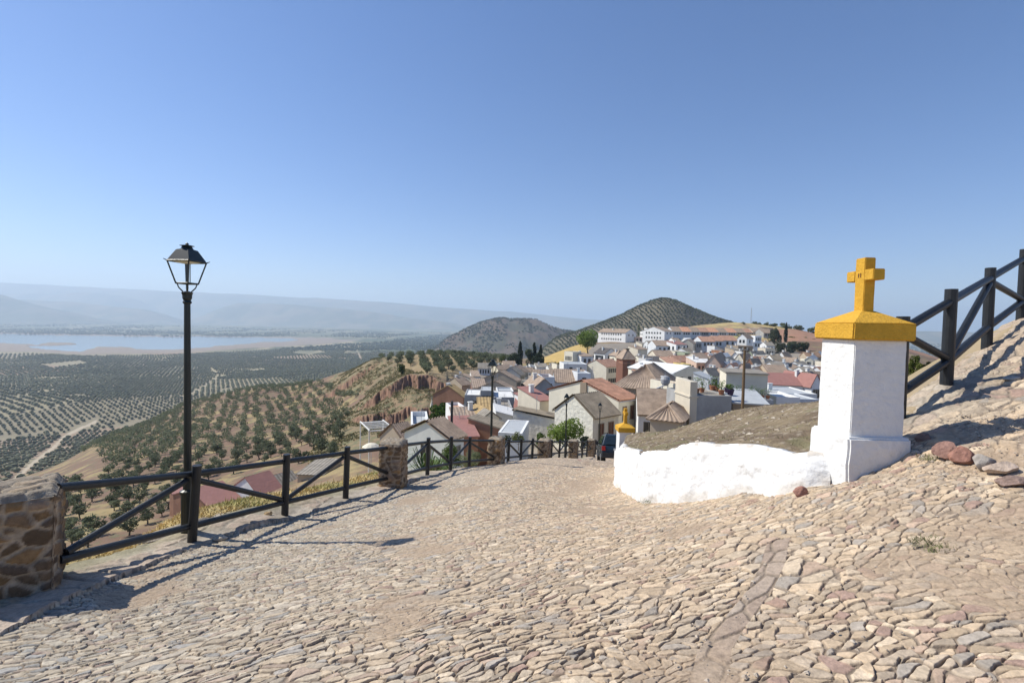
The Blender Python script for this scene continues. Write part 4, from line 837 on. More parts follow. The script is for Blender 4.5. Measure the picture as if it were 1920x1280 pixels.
    for i in range(chim):
        m = MB(); cx, cy = b * (0.3 + 0.4 * i), a * 0.55; zt = h + rise * 0.7 if roof != 'flat' else h; m.box(cx - .3, cx + .3, cy - .25, cy + .25, zt - 0.6, zt + 1.0); m.box(cx - .38, cx + .38, cy - .33, cy + .33, zt + 1.0, zt + 1.12); m.build('chimney', MATS['wall_pale'], ro)
    HOUSES.append((pxc, pye, D, pxL if pxL is not None else pxc - 4, pxR if pxR is not None else pxc + 15)); return root
H = house
# --- nearest houses, right of the road
n1 = H('big cream house with a blank gable and bright terracotta roof behind the third street lamp', 1160, 751, 58, 1029, 1196, 41.5, 6.0, 'gx', 1.75, 'cream', 'terra', wR=(2, 1), tile='course', per=0.42, ww=0.7, wh=1.6, style='shutter_brown')
n1.children[0]; m = MB(); m.box(-0.16, -0.01, 4.9, 5.9, -3.5, 7.65); m.build('pilaster', MATS['wall_brown'], n1)
m = MB(); m.tube((4.05, -0.1, -3), (4.05, -0.1, 5.9), 0.06, n=6); m.tube((-0.2, -0.38, 5.9), (4.1, -0.38, 5.9), 0.07, n=6); m.build('gutter', MATS['metal_grey'], n1)
n2 = H('whitewashed rubble-stone house with an old mossy tiled roof behind the smallest street lamp', 1112, 782, 50, 1040, 1160, 41, 5.2, 'gx', 1.9, 'rough', 'old', wR=(2, 1), tile='channel', per=0.34, ww=0.8, wh=1.7, style='shutter_brown')
H('long low white stone building with crumbling tile edge left of the rubble-stone house', 1040, 776, 56, 962, 1043, 70, 4.5, 'sxr', -0.6, 'rough', 'old', tile='channel')
H('white house with a square window under a ribbed brown roof, right of cream gable', 1197, 776, 53, 1194, 1262, -12, 3.4, 'gx', 2.2, 'white', 'brown', wR=(2, 1), tile='course', per=0.42, a=8, ww=1.0, wh=1.1)
H('tan stone outbuilding with a small pyramid roof of thick channel tiles beside the earth mound', 1276, 793, 45, 1219, 1291, 62, 2.4, 'hip', 1.2, 'tan', 'brown', tile='channel', per=0.45)
H('house under the largest hipped roof of fine brown tiles, centre of the town', 1243, 734, 84, 1150, 1278, 58, 5.5, 'hip', 4.0, 'brown', 'brown', tile='channel', per=0.55)
n6 = H('grey cement house with a roof terrace full of potted plants', 1294, 744, 48, 1268, 1372, 4, 4.6, 'flat', 0.15, 'grey', 'greytile', a=6.0)
m = MB(); m.box(-0.02, 0.7, -0.02, 3.6, -3, 6.1); m.box(-0.12, 0.8, -0.12, 3.7, 4.55, 4.7); m.build('stair_tower', MATS['wall_beige'], n6)
H('long cream wall house with a slanting top edge behind the utility pole', 1362, 699, 60, 1358, 1440, -16, 5.5, 'syr', 0.01, 'cream', 'greytile', a=3.5)
sh = H('dark lean-to shed with corrugated grey roof below the plant terrace', 1374, 756, 49, 1371, 1440, -14, 2.4, 'sx', 0.7, 'brown', 'metal', cat='shed', name='shed', a=4)
H('white row with a long bright red metal roof, right of the utility pole', 1441, 720, 95, 1438, 1513, -10, 3.6, 'gx', 1.9, 'white', 'redmetal', wR=(7, 1), a=7)
H('grey flat-roofed warehouse just below the red metal roof', 1442, 738, 74, 1440, 1532, -6, 4, 'flat', 0.2, 'pale', 'metal', a=9)
H('white low building with dark openings below the warehouse, next to the earth mound', 1456, 748, 60, 1452, 1500, -6, 4, 'flat', 0.3, 'white', 'white', wR=(3, 1), a=5)
H('small white building with blue-grey wall beside the earth mound, nearest the big pillar', 1490, 750, 64, 1486, 1534, -4, 4, 'flat', 0.2, 'blue', 'metal', wR=(2, 1), a=5)
# --- lower left cluster
H('white-walled house with a flat roof terrace and pale parapet above the brown roofs', 771, 806, 60, 768, 802, 12, 4.2, 'flat', 0.7, 'white', 'metal', a=9)
H('tan rendered house with a ribbed brown roof left of the white roof terrace', 757, 829, 56, 712, 772, 52, 3.0, 'gx', 1.7, 'tan', 'brown', tile='channel')
l4 = H('pale house with a cream gable edge and ribbed roof, closest above the fence', 842, 824, 42, 758, 862, 60, 3.2, 'gx', 1.25, 'pale', 'brown', tile='channel', per=0.4, wL=(1, 1), wR=(1, 1))
m = MB(); m.tube((3, 2, 3.5), (3, 2, 6.0), 0.12, n=8); m.build('flue', MATS['car_trim'] if 'car_trim' in MATS else MATS['metal_grey'], l4)
H('pale-green walled house with low pitched roof just right of the ribbed brown roof', 862, 817, 52, 842, 884, 40, 3.0, 'gy', 0.6, 'pale', 'metal')
H('white house with a row of windows under a purple-brown awning roof', 850, 789, 67, 842, 896, 12, 4.0, 'sx', 0.8, 'pale', 'brown', wR=(3, 1), a=5)
H('small white house with red arch beneath the brick gable', 851, 772, 76, 843, 871, 20, 4.5, 'flat', 0.5, 'white', 'red', a=5)
H('brick gable house with tan roof edge right of the cliff', 868, 744, 98, 812, 876, 64, 7.0, 'gx', 2.0, 'brick', 'ochre')
H('tall blank grey cement block with a white terrace, left of the second lamp', 871, 742, 88, 869, 901, 2, 8.5, 'flat', 0.2, 'grey', 'white', a=8)
H('taller grey cement block directly left of the second street lamp', 901, 733, 87, 899, 925, 2, 9.0, 'flat', 0.1, 'grey', 'metal', a=6)
H('dark grey block with white walled terrace right of the second street lamp', 926, 746, 86, 924, 966, 4, 8.0, 'flat', 0.15, 'grey', 'white', a=9)
H('white walled roof room on top of the dark grey block', 932, 736, 94, 930, 963, 4, 5, 'flat', 0.3, 'white', 'metal', a=4)
H('shed with ochre sheet roof over a dark opening left of the second lamp', 897, 772, 73, 893, 921, 6, 4.5, 'sx', 1.2, 'brown', 'ochre', wR=(1, 1), ww=2.2, wh=1.5, a=5)
H('ochre sheet roof slanting down to the left below the grey block', 884, 782, 70, 866, 897, 30, 4.0, 'sy', 1.2, 'brown', 'ochre')
H('pale pointed white wall with a small dark window left of the second lamp pole', 905, 785, 60, 893, 928, 25, 5.0, 'gy', 0.8, 'cream', 'greytile', wR=(1, 1))
H('plain cement house with small rooftop tank right of the second lamp pole', 928, 768, 70, 925, 960, 4, 5.5, 'flat', 0.4, 'grey', 'greytile', a=7)
H('grey sloping wall house with white gutter below the cement house', 930, 783, 62, 926, 972, 6, 5.0, 'syr', 0.8, 'pale', 'white', a=5)
H('old brick house with slanting roofline behind the second and third fence posts', 953, 792, 50, 878, 962, 68, 4.5, 'sxr', -1.0, 'brick', 'old')
H('small orange-red roofed shed behind the fence plants', 856, 820, 48, 852, 880, 15, 3.0, 'sx', 0.9, 'brick', 'redmetal', a=4, cat='shed', name='shed')
H('terracotta strip roof house above the small orange-red shed', 872, 806, 54, 855, 892, 45, 4, 'gx', 0.9, 'tan', 'ochre')
H('low white garden house with red coping right of the second lamp pole base', 934, 812, 44, 930, 968, -8, 3.5, 'flat', 0.1, 'white', 'metal', a=4)
H('red metal roofed house beside the street corner, right of the dark grey block', 963, 770, 73, 960, 1000, -6, 5.0, 'gx', 1.4, 'grey', 'redmetal', a=6)
H('small house with red wall and red metal roof against the cream gable', 1012, 752, 68, 1004, 1031, 30, 5.0, 'sx', 1.2, 'beige', 'redmetal')
H('white sliver house with red roof edge beside the street', 1003, 760, 71, 996, 1012, 30, 6.0, 'sx', 1.0, 'white', 'redmetal')
H('mauve gable house facing the viewer above the red roofed house', 1000, 729, 84, 993, 1041, 8, 8.0, 'gy', 1.7, 'grey', 'brown', wL=(3, 1), wR=(0, 0), a=9)
H('white terrace house with an orange topped roof room behind the mauve gable', 1016, 712, 112, 998, 1040, 6, 6, 'flat', 0.7, 'blue', 'orange', wR=(2, 1), a=7)
H('long brown roofed house behind the big cream gable', 1040, 716, 118, 1036, 1100, -3, 5.5, 'gx', 2.6, 'blue', 'brown', wR=(3, 1), a=12)
H('white cube house rising between the long brown roof and the cream gable', 1083, 701, 116, 1081, 1108, 4, 6, 'flat', 0.2, 'blue', 'metal', a=7)
H('reddish roofed house at the head of the narrow street', 1000, 706, 148, 992, 1062, 2, 6, 'gx', 1.8, 'beige', 'brown', a=8, wR=(3, 1))
# --- houses along the narrow street, left side
H('tan house with broad brown roof nearest the street on its left side', 960, 731, 106, 898, 968, 68, 7.0, 'gx', 1.6, 'tan', 'brown', wR=(4, 2), wL=(2, 1))
H('brown-walled house with long brown roof, second up the left side of the street', 968, 714, 128, 905, 977, 68, 7.5, 'gx', 2.2, 'tan', 'brown', wR=(4, 2), wL=(1, 1))
H('grey gabled house with small triangular attic, third up the left side of the street', 975, 703, 150, 938, 984, 66, 7.0, 'gx', 2.2, 'grey', 'greytile', wR=(4, 2))
H('cream house with brown roof, fourth up the left side of the street', 982, 697, 172, 950, 991, 66, 7.0, 'gx', 2.0, 'cream', 'brown', wR=(4, 2))
H('pale house at the far end of the narrow street', 990, 697, 192, 984, 1003, 20, 6, 'gx', 1.5, 'pale', 'brown', wR=(3, 1))
H('cream narrow house with balconies on the right side of the street', 996, 716, 132, 988, 1001, 70, 7, 'flat', 0.3, 'cream', 'brown', wL=(3, 2), a=10)
H('tan house with plain side wall and brown roof above the red cliff', 866, 722, 128, 837, 884, 46, 7.0, 'gx', 1.7, 'tan', 'brown')
H('long low brown shed roof left of the white houses on the plateau edge', 884, 710, 160, 842, 890, 60, 3.0, 'gx', 1.2, 'beige', 'brown')
H('white house with four dark windows under the second lamp head, at the plateau edge', 896, 690, 188, 893, 921, 4, 6.5, 'gx', 1.8, 'white', 'greytile', wR=(4, 2))
H('small white cube house with one round window below the four-window house', 885, 706, 166, 881, 901, 8, 4.2, 'sx', 0.8, 'white', 'brown', wR=(1, 1))
H('low yellow-green walled yard house below the small white cube', 884, 716, 150, 880, 902, 8, 3.5, 'flat', 0.3, 'green', 'metal', a=6)
H('reddish brown flat-roofed house between the tan house and the second lamp', 886, 728, 118, 882, 912, 8, 4, 'sx', 1.4, 'brick', 'brown', a=8)
H('cream gable house with brown roof immediately right of the second lamp head', 934, 693, 196, 925, 962, 30, 6, 'gx', 1.7, 'cream', 'brown', wL=(1, 1))
H('brown roofed long house in front of the dark trees', 944, 687, 208, 940, 968, 6, 5, 'gx', 2.0, 'beige', 'brown')
H('grey-white flat house at the foot of the dark conifers', 976, 691, 204, 972, 998, 5, 5, 'flat', 0.4, 'pale', 'greytile', wR=(2, 1), a=8)
H('small grey house with a white chimney beside the conifers', 994, 686, 212, 991, 1006, 5, 6, 'flat', 0.4, 'pale', 'metal', wR=(1, 1), a=7)
H('grey house with a white canopy at the foot of the yellow slope', 1006, 688, 206, 1002, 1028, 5, 5, 'sx', 1.0, 'pale', 'greytile', wR=(1, 1), a=8)
H('brown roofed cottage left of the big white block', 1030, 692, 200, 1022, 1052, 10, 4, 'gx', 1.4, 'pale', 'greytile')
H('cream shed-roofed cottage against the big white block', 1044, 688, 196, 1040, 1060, 15, 4, 'syr', 1.3, 'cream', 'greytile')
H('big plain white block with a grey parapet left of the cream gable with seven windows', 1057, 683, 152, 1054, 1101, 2, 8.0, 'flat', 0.2, 'pale', 'metal', a=10)
H('cream and white house with a row of small windows below the yellow slope', 1074, 664, 180, 1058, 1090, 38, 6.5, 'flat', 0.9, 'cream', 'metal', wL=(5, 1))
H('lavender white house with purple awning right of the row of small windows', 1090, 668, 178, 1086, 1112, 14, 6.0, 'sx', 0.9, 'blue', 'brown', wR=(2, 1), a=9)
H('cream gable house with bright orange-red roof and two rows of dark windows', 1137, 688, 148, 1097, 1167, 42, 6.8, 'gx', 1.9, 'cream', 'red', wR=(6, 2), ww=0.8, wh=1.3)
tw = H('square brick church tower with pointed tiled roof and stork nest', 1168, 674, 134, 1164, 1191, 5, 8.0, 'hip', 2.6, 'tower', 'brown', cat='tower', name='church_tower', wR=(1, 2), ww=0.9, wh=1.8, a=3.4, ov=0.25, group=None)
m = MB(); m.lathe((1.8, 1.7, 10.5), [(0.2, 0), (0.55, 0.25), (0.6, 0.5), (0.3, 0.55)], 9); m.build('stork_nest', MATS['bark'] if 'bark' in MATS else MATS['wall_brown'], tw)
m = MB(); m.box(-0.1, 3.75, -0.1, -0.001, 6.9, 7.15); m.box(-0.1, -0.001, 0, 3.4, 6.9, 7.15); m.build('cornice', MATS['wall_brick'], tw)
H('white house with dark slate-coloured gable roof above the orange-red roof', 1134, 663, 196, 1114, 1158, 30, 7.0, 'gy', 2.0, 'white', 'dark', wL=(5, 1), ww=0.9, wh=2.0)
H('yellow-walled house with brown hipped roof left of the church tower roof', 1157, 668, 182, 1150, 1176, 16, 6.0, 'hip', 2.0, 'cream', 'brown', wR=(2, 1))
H('white house with a single square window right of the church tower', 1210.5, 673, 140, 1197, 1224, 34, 8.5, 'flat', 0.1, 'white', 'cream' if False else 'greytile', wR=(1, 1), ww=1.1, wh=1.3, style='window_dark')
H('cream house with three tall dark balconied windows right of the single-window white house', 1225, 680, 138, 1222, 1256, 4, 6.0, 'sx', 1.3, 'cream', 'dark', wR=(3, 1), ww=1.4, wh=2.6, a=8)
H('low white house behind the brick tower with two small windows', 1191, 683, 146, 1188, 1203, 10, 5, 'sx', 1.0, 'cream', 'brown', wR=(2, 1), a=7)
H('large white-roofed hall with cream walls in front of the three tall windows', 1263, 700, 112, 1240, 1322, 26, 5.5, 'gy', 1.6, 'cream', 'white', a=16)
H('house with orange-brown roof between the hipped roof and the white-roofed hall', 1238, 703, 118, 1212, 1262, 40, 4, 'gx', 1.5, 'beige', 'brown')
H('small pale yellow cube on the roofs right of the white-roofed hall', 1281, 684, 128, 1279, 1296, 6, 5, 'flat', 0.2, 'yellow', 'greytile', a=4)
H('cream cottage with two small windows under a dark red roof', 1257, 684, 134, 1254, 1282, 5, 4, 'sx', 1.6, 'cream', 'red', wR=(3, 1), a=8)
H('house with bright red tiled roof above the pale yellow cube', 1268, 678, 150, 1262, 1300, 20, 4, 'gx', 1.7, 'beige', 'red')
H('pale house with long brown roof above the three tall windows', 1232, 669, 162, 1226, 1266, 4, 5.0, 'gx', 1.9, 'beige', 'brown', wR=(3, 1), a=9)
H('plain olive-grey block right of the long brown roof', 1266, 660, 168, 1264, 1282, 4, 6, 'flat', 0.3, 'beige', 'greytile', a=7)
H('grey-green block with white rooftop parapet, centre of the town', 1284, 664, 162, 1281, 1302, 6, 5, 'flat', 0.5, 'green', 'white', wR=(2, 1), a=7)
H('tan blank-walled house with slanting roof above the church tower', 1196, 655, 190, 1190, 1214, 25, 6, 'sx', 1.2, 'beige', 'brown')
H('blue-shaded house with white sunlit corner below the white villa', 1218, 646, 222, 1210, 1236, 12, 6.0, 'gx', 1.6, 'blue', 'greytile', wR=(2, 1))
H('ochre and blue house left of the sunlit corner house', 1204, 645, 228, 1192, 1210, 20, 5, 'sx', 1.1, 'beige', 'greytile')
H('long reddish brown roof house below the terraces', 1230, 648, 212, 1226, 1262, 3, 6.5, 'gx', 2.2, 'blue', 'brown', wR=(3, 1), a=11)
H('white wedge-shaped sunlit house in the middle of the upper town', 1268, 646, 208, 1258, 1288, 24, 7, 'sx', 1.2, 'white', 'redmetal', wR=(3, 2))
H('yellow-tan gabled house right of the white wedge-shaped house', 1300, 644, 214, 1276, 1306, 62, 7.5, 'gx', 1.8, 'beige', 'brown', wL=(1, 1))
H('grey-blue tall house against the yellow-tan gable', 1305, 641, 220, 1302, 1316, 5, 9, 'flat', 0.2, 'grey', 'metal', a=9)
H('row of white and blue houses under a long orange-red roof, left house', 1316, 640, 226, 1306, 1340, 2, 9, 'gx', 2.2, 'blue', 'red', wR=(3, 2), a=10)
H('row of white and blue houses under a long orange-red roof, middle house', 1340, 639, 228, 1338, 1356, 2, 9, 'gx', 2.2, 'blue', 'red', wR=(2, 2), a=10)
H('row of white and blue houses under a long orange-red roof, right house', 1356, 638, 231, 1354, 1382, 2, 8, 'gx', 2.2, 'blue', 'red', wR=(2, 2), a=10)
H('white stepped house with bright gable left of the utility pole top', 1400, 634, 238, 1383, 1412, 40, 6.5, 'gx', 1.9, 'white', 'brown', wR=(1, 1), wL=(2, 1))
H('brown shadowed wall house directly behind the utility pole top', 1384, 649, 214, 1378, 1412, 8, 7, 'flat', 0.2, 'brown', 'brown', a=9)
H('white house with roof cube and wide dark veranda under the brown roofs', 1412, 642, 246, 1408, 1438, 6, 8, 'flat', 0.3, 'white', 'metal', wR=(4, 2), a=9)
H('white box-shaped roof room above the wide dark veranda', 1416, 630, 252, 1408, 1428, 18, 4.5, 'flat', 0.2, 'white', 'white')
H('tan stone house with orange-brown roof above the utility pole top', 1412, 622, 330, 1410, 1440, 3, 6, 'gx', 2.6, 'beige', 'brown', a=12, wR=(3, 1))
H('grey house with dark balcony at the right end of the terraces', 1432, 624, 320, 1428, 1450, 4, 7, 'gx', 2.6, 'grey', 'brown', wR=(3, 2), a=11)
H('long grey concrete hall on the skyline above the terraces', 1381, 613.5, 355, 1379, 1406, 2, 5, 'flat', 0.2, 'grey', 'metal', a=10)
H('ruined tan stone barn on the skyline right of the concrete hall', 1424, 614, 352, 1412, 1450, 10, 5, 'flat', 0.1, 'tan', 'ochre')
wa = H('long white apartment house with brown-red roof right of the big pine', 1173, 624, 288, 1121, 1193, 36, 6.5, 'gy', 2.2, 'white', 'brown', wL=(9, 2), ww=0.9, wh=1.0)
wv = H('white three-storey villa with bright sunlit gable at the left end of the terraces', 1246, 621, 268, 1205, 1262, 38, 8.5, 'gx', 2.4, 'white', 'brown', wL=(6, 3), wR=(2, 2), ww=0.9, wh=1.0)
H('pinkish mud wall house between the white apartments and the villa', 1190, 632, 292, 1186, 1206, 10, 3.5, 'flat', 0.1, 'pink', 'orange', a=5)
H('white water tank house on stilts behind the villa', 1214, 616, 320, 1212, 1222, 5, 6, 'flat', 0.2, 'white', 'white', a=4)
H('white lattice-walled house behind the poplar', 1206, 622, 315, 1203, 1214, 5, 5, 'flat', 0.2, 'white', 'metal', wR=(3, 1), a=4)
ords = ['first', 'second', 'third', 'fourth', 'fifth', 'sixth', 'seventh', 'eighth', 'ninth', 'tenth', 'eleventh']
for i in range(9):
    x0 = 1262 + i * 17.0; d = 274 + i * 7
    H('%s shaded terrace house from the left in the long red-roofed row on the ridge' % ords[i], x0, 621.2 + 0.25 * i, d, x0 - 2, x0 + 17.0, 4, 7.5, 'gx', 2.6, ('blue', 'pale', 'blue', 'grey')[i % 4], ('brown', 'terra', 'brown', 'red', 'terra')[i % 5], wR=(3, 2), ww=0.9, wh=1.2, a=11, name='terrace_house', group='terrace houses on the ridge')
# --- right part of the town
H('beige-orange house with wide brown roof and sunlit front, right of the town centre', 1351, 684, 128, 1322, 1364, 62, 6, 'gx', 2.4, 'pink', 'brown', wR=(4, 2), wL=(2, 1))
H('olive-green block below the beige-orange house', 1340, 693, 116, 1326, 1344, 50, 5, 'flat', 0.2, 'green', 'greytile')
H('white gable house with grey roof right of the beige-orange house', 1374, 681, 142, 1350, 1382, 55, 4.5, 'gx', 1.6, 'white', 'greytile')
H('dark red roofed small white house right of the wide brown roof', 1377, 690, 126, 1365, 1388, 50, 3.8, 'gx', 1.1, 'white', 'red')
H('yellow wall house with brown roof directly left of the utility pole', 1393, 674, 160, 1378, 1412, 35, 4.5, 'gx', 1.8, 'cream', 'brown')
H('tiny white chapel-like gable left of the utility pole', 1373, 666, 186, 1371, 1382, 8, 4, 'gy', 1.2, 'white', 'brown', wR=(1, 1), a=6)
H('orange brick wall house left of the tiny white gable', 1354, 664, 194, 1352, 1368, 20, 3.5, 'syr', 1.4, 'brick', 'orange', a=4)
H('grey cottage with flat roof under the brown shadowed wall', 1376, 656, 206, 1372, 1392, 12, 4.5, 'sx', 0.9, 'tan', 'greytile')
H('greenish cream hall with low grey-green roof right of the utility pole', 1412, 666, 190, 1400, 1436, 30, 5.5, 'gx', 1.6, 'green', 'greytile', wR=(2, 1))
H('orange-walled hut right of the greenish hall', 1436, 675, 196, 1433, 1444, 10, 3.2, 'flat', 0.2, 'brick', 'orange', a=5)
H('wide house with a big dull green-brown roof right of the utility pole', 1436, 686, 150, 1412, 1458, 34, 4.5, 'hip', 2.0, 'cream', 'greytile', wR=(2, 1))
H('reddish roofed house touching the right side of the utility pole', 1412, 683, 146, 1398, 1428, 40, 4, 'gx', 1.7, 'brick', 'brown')
H('bright white cube house with two dark windows under the tree clump', 1461, 670, 186, 1453, 1478, 20, 5.5, 'flat', 0.3, 'white', 'metal', wR=(2, 1), ww=1.2, wh=1.4)
H('white gable house with red-brown roof in front of the tree clump, right', 1488, 682, 158, 1475, 1500, 42, 4.2, 'gy', 1.8, 'white', 'brown', a=11)
H('small white hut half hidden under the tree clump', 1492, 674, 184, 1489, 1499, 10, 3, 'flat', 0.2, 'white', 'metal', wR=(1, 1), a=4)
H('tan barn with reddish roof at the right edge of the town, beside the pillar', 1512, 668, 176, 1500, 1540, 14, 6, 'gx', 1.4, 'tan', 'orange', wR=(2, 1))
H('cream tall wall below the tan barn', 1524, 676, 160, 1520, 1534, 5, 6, 'flat', 0.3, 'cream', 'metal', a=5)
H('white parapet terrace house touching the white pillar', 1523, 689, 146, 1520, 1540, 4, 4, 'flat', 0.4, 'white', 'metal', a=7)
H('grey roofed house with white edge left of the parapet terrace', 1508, 690, 142, 1498, 1524, 30, 4.2, 'gx', 1.7, 'pale', 'greytile')
H('dark green-roofed blue and white house with large windows', 1461, 694, 124, 1458, 1484, 3, 5, 'gx', 1.7, 'blue', 'greytile', wR=(2, 1), ww=2.0, wh=1.6, a=9)
H('row house with small white openings right of the blue and white house', 1486, 693, 130, 1483, 1508, 3, 4.6, 'sx', 1.6, 'cream', 'brown', wR=(5, 1), a=8)
H('grey house with twin white chimneys near the white pillar', 1510, 696, 126, 1507, 1520, 4, 5.5, 'flat', 0.3, 'grey', 'metal', wR=(2, 1), a=6)
H('mint-green roofed white house below the row of small openings', 1488, 703, 112, 1485, 1508, 4, 4.5, 'sx', 1.2, 'white', 'metal', wR=(2, 1), a=7)
H('long brown roof with stone wall just above the bright red metal roof', 1446, 706, 106, 1441, 1487, -6, 3.5, 'gx', 2.2, 'tan', 'brown', a=10)
H('grey-green flat roofed house right of the long brown roof', 1488, 712, 102, 1484, 1514, -5, 3.5, 'sx', 1.4, 'grey', 'greytile', a=8)
H('white gable with red edge between the bright red roof and the pillar', 1522, 722, 92, 1517, 1540, 12, 4.5, 'gy', 2.0, 'white', 'redmetal', a=8)
H('dull roofed house above the white red-edged gable', 1520, 706, 108, 1514, 1540, 5, 4.5, 'gx', 1.8, 'pale', 'greytile', a=8)
H('white house with brown gable roof left above the bright red metal roof', 1428, 701, 108, 1398, 1440, 50, 3.8, 'gx', 1.3, 'white', 'brown')
H('white and pale blue sunlit house right of the pole above the long brown roof', 1432, 697, 118, 1424, 1440, 30, 5, 'flat', 0.3, 'white', 'metal')
H('brown roofed house with pink wall behind the cream wall house', 1398, 694, 120, 1384, 1412, 40, 4.6, 'gx', 1.5, 'pink', 'brown')
H('grey-white flat roofed house behind the potted plants', 1328, 712, 84, 1300, 1340, 50, 4, 'sx', 1.0, 'pale', 'metal')
H('white low house right of the white-roofed hall', 1330, 703, 98, 1318, 1348, 30, 4.2, 'gx', 1.3, 'pale', 'greytile', wR=(2, 1))
H('cream little house with open red door behind the silver water tank', 1262, 722, 78, 1256, 1272, 20, 4, 'flat', 0.3, 'cream', 'red', wR=(1, 1), a=5)
H('pale pink walled house above the white-roofed hall, right side', 1306, 680, 136, 1303, 1324, 4, 4.5, 'sx', 1.2, 'pink', 'white', wR=(2, 1), a=7)
H('brown roofed house left of the beige-orange house', 1310, 672, 156, 1300, 1330, 25, 4.5, 'gx', 1.6, 'beige', 'brown')
TIERS = [(641, 258, 'in the tier just under the ridge terraces'), (648, 232, 'in the tier level with the orange-red row'), (655, 212, 'in the tier level with the tiny white gable'), (662, 193, 'in the tier level with the tower point'), (669, 175, 'in the tier level with the tower eaves'),
         (676, 160, 'in the tier just below the tower eaves'), (683, 147, 'in the tier level with the yellow cube'), (690, 134, 'in the tier level with the three balconies'), (697, 122, 'in the tier level with the hipped roof tip'), (704, 110, 'in the tier above the red metal roof'), (712, 100, 'in the tier level with the red metal roof')]
def fillers():
    q = random.Random(11)
    for py, D, where in TIERS:
        px = (1200 if py < 660 else 1180) + q.uniform(0, 8); n = 0; spots = []
        while px < (1428 if py < 668 else 1532):
            w = q.uniform(5.5, 9.5) * 915 / D * 0.8; pc = px + w * 0.45
            bad = any(abs(math.log(hD / D)) < 0.055 and min(R_, px + w) - max(L_, px) > 0.4 * w for _, hy, hD, L_, R_ in HOUSES[:] if R_ - L_ > 3)
            if not bad: spots.append((px, w))
            px += w * q.uniform(1.0, 1.25)
        for k, (px, w) in enumerate(spots):
            py_ = py + q.uniform(-2.0, 2.0); wc = q.choice(['white', 'white', 'white', 'white', 'pale', 'cream', 'beige', 'white']); rc = q.choice(['brown', 'brown', 'brown', 'greytile', 'old', 'greytile', 'metal', 'white', 'red']); rf = q.choice(['gx', 'gx', 'gy', 'sx', 'flat', 'gx', 'syr'])
            th = q.choice([4, 15, 30, 45, 55]); wd = {'white': 'white', 'pale': 'off-white', 'cream': 'cream', 'beige': 'beige', 'tan': 'tan'}[wc]; rd_ = {'brown': 'brown', 'greytile': 'grey-brown', 'old': 'weathered', 'red': 'red', 'metal': 'metal', 'white': 'white', 'orange': 'orange'}[rc]
            on = ords[k] if k < len(ords) else ['twelfth', 'thirteenth', 'fourteenth', 'fifteenth', 'sixteenth'][k - len(ords)]
            H('%s house, %s roof, %s small house from the left %s' % (wd, rd_, on, where.replace('in the tier ', '')), px + w * 0.45, py_, D * q.uniform(0.985, 1.015), px, px + w, th, q.uniform(3.6, 6.2), rf, q.uniform(1.0, 1.7) if rf != 'flat' else q.uniform(.2, .7), wc, rc,
              wR=(q.choice([2, 2, 3, 3]), q.choice([1, 2, 2])), wL=(q.choice([1, 1, 2]), q.choice([1, 2])), chim=q.choice([0, 1, 1]), near=False)
ords = ['first', 'second', 'third', 'fourth', 'fifth', 'sixth', 'seventh', 'eighth', 'ninth', 'tenth', 'eleventh']
fillers()
H('small open log shed with a flat grey roof between the second and third fence posts', 558, 889, 66, 556, 606, -4, 2.0, 'sx', 0.5, 'tan', 'greytile', cat='shed', name='shed', wR=(1, 1), ww=2.4, wh=1.0, a=4)
H('nearest barn with a dusty red metal gable roof, right of the lamp base', 392, 951, 62, 325, 450, 61, 2.6, 'gx', 1.5, 'brick', 'redmetal', cat='barn', name='barn', near=False)
H('second barn with red metal roof and a white gable, behind the second fence post', 483, 926, 64, 438, 527, 60, 2.6, 'gx', 1.7, 'white', 'redmetal', cat='barn', name='barn', near=False)
H('dull grey metal roofed shed adjoining the second red barn', 528, 914, 68, 495, 562, 60, 2.6, 'gx', 1.3, 'pale', 'greytile', cat='barn', name='barn', near=False)
H('low red metal lean-to left of the lamp base beyond the fence', 345, 946, 66, 318, 360, 50, 2.2, 'sx', 0.5, 'brick', 'redmetal', cat='shed', name='shed', near=False)
H('small white shed on the brink of the red cliff', 776, 703, 160, 757, 796, 8, 2.4, 'flat', 0.1, 'white', 'white', wR=(2, 1), cat='shed', name='shed', a=5)

# ------------------------------------------------------------------ other town things
def pergola():
    p = at(692, 832, 60); zt = at(700, 808, 60).z; zb = zt - 3.2; root = empty('pergola', (p.x, p.y, zb), R(28), 'white metal pergola frame on a terrace below the red cliff', 'pergola'); W = MATS['wall_pale']
    for x in (0, 3.0): 
        for y in (0, 5.5): m = MB(); m.box(x - .06, x + .06, y - .06, y + .06, -2, 3.1); m.build('post', W, root)
    m = MB()
    for y in (0, 5.5): m.box(-.1, 3.1, y - .07, y + .07, 3.1, 3.25)
    for x in (0, 3): m.box(x - .06, x + .06, -.2, 5.7, 3.25, 3.38)
    for i in range(1, 6): m.box(0, 3, i * .92 - .05, i * .92 + .05, 3.26, 3.36)
    m.build('beams', W, root)
pergola()
def parasol(px, py, D, r, label, closed=False):
    p = at(px, py, D); root = empty('parasol', (p.x, p.y, p.z - 2.2), 0, label, 'parasol'); m = MB(); m.tube((0, 0, -1), (0, 0, 2.3 if not closed else 4.0), 0.04, n=6); m.build('pole', MATS['wall_pale'], root)
    m = MB(); m.lathe((0, 0, 1.9), [(r, 0), (r * .55, 0.3 if not closed else 0.8), (0.03, 0.45 if not closed else 1.5)], 10); m.build('canopy', MATS['wall_cream'], root)
parasol(696, 832, 54, 1.0, 'beige open parasol beside the white pergola'); parasol(809.5, 760, 100, 0.38, 'white folded parasol on a tall pole left of the brick gable house', True)
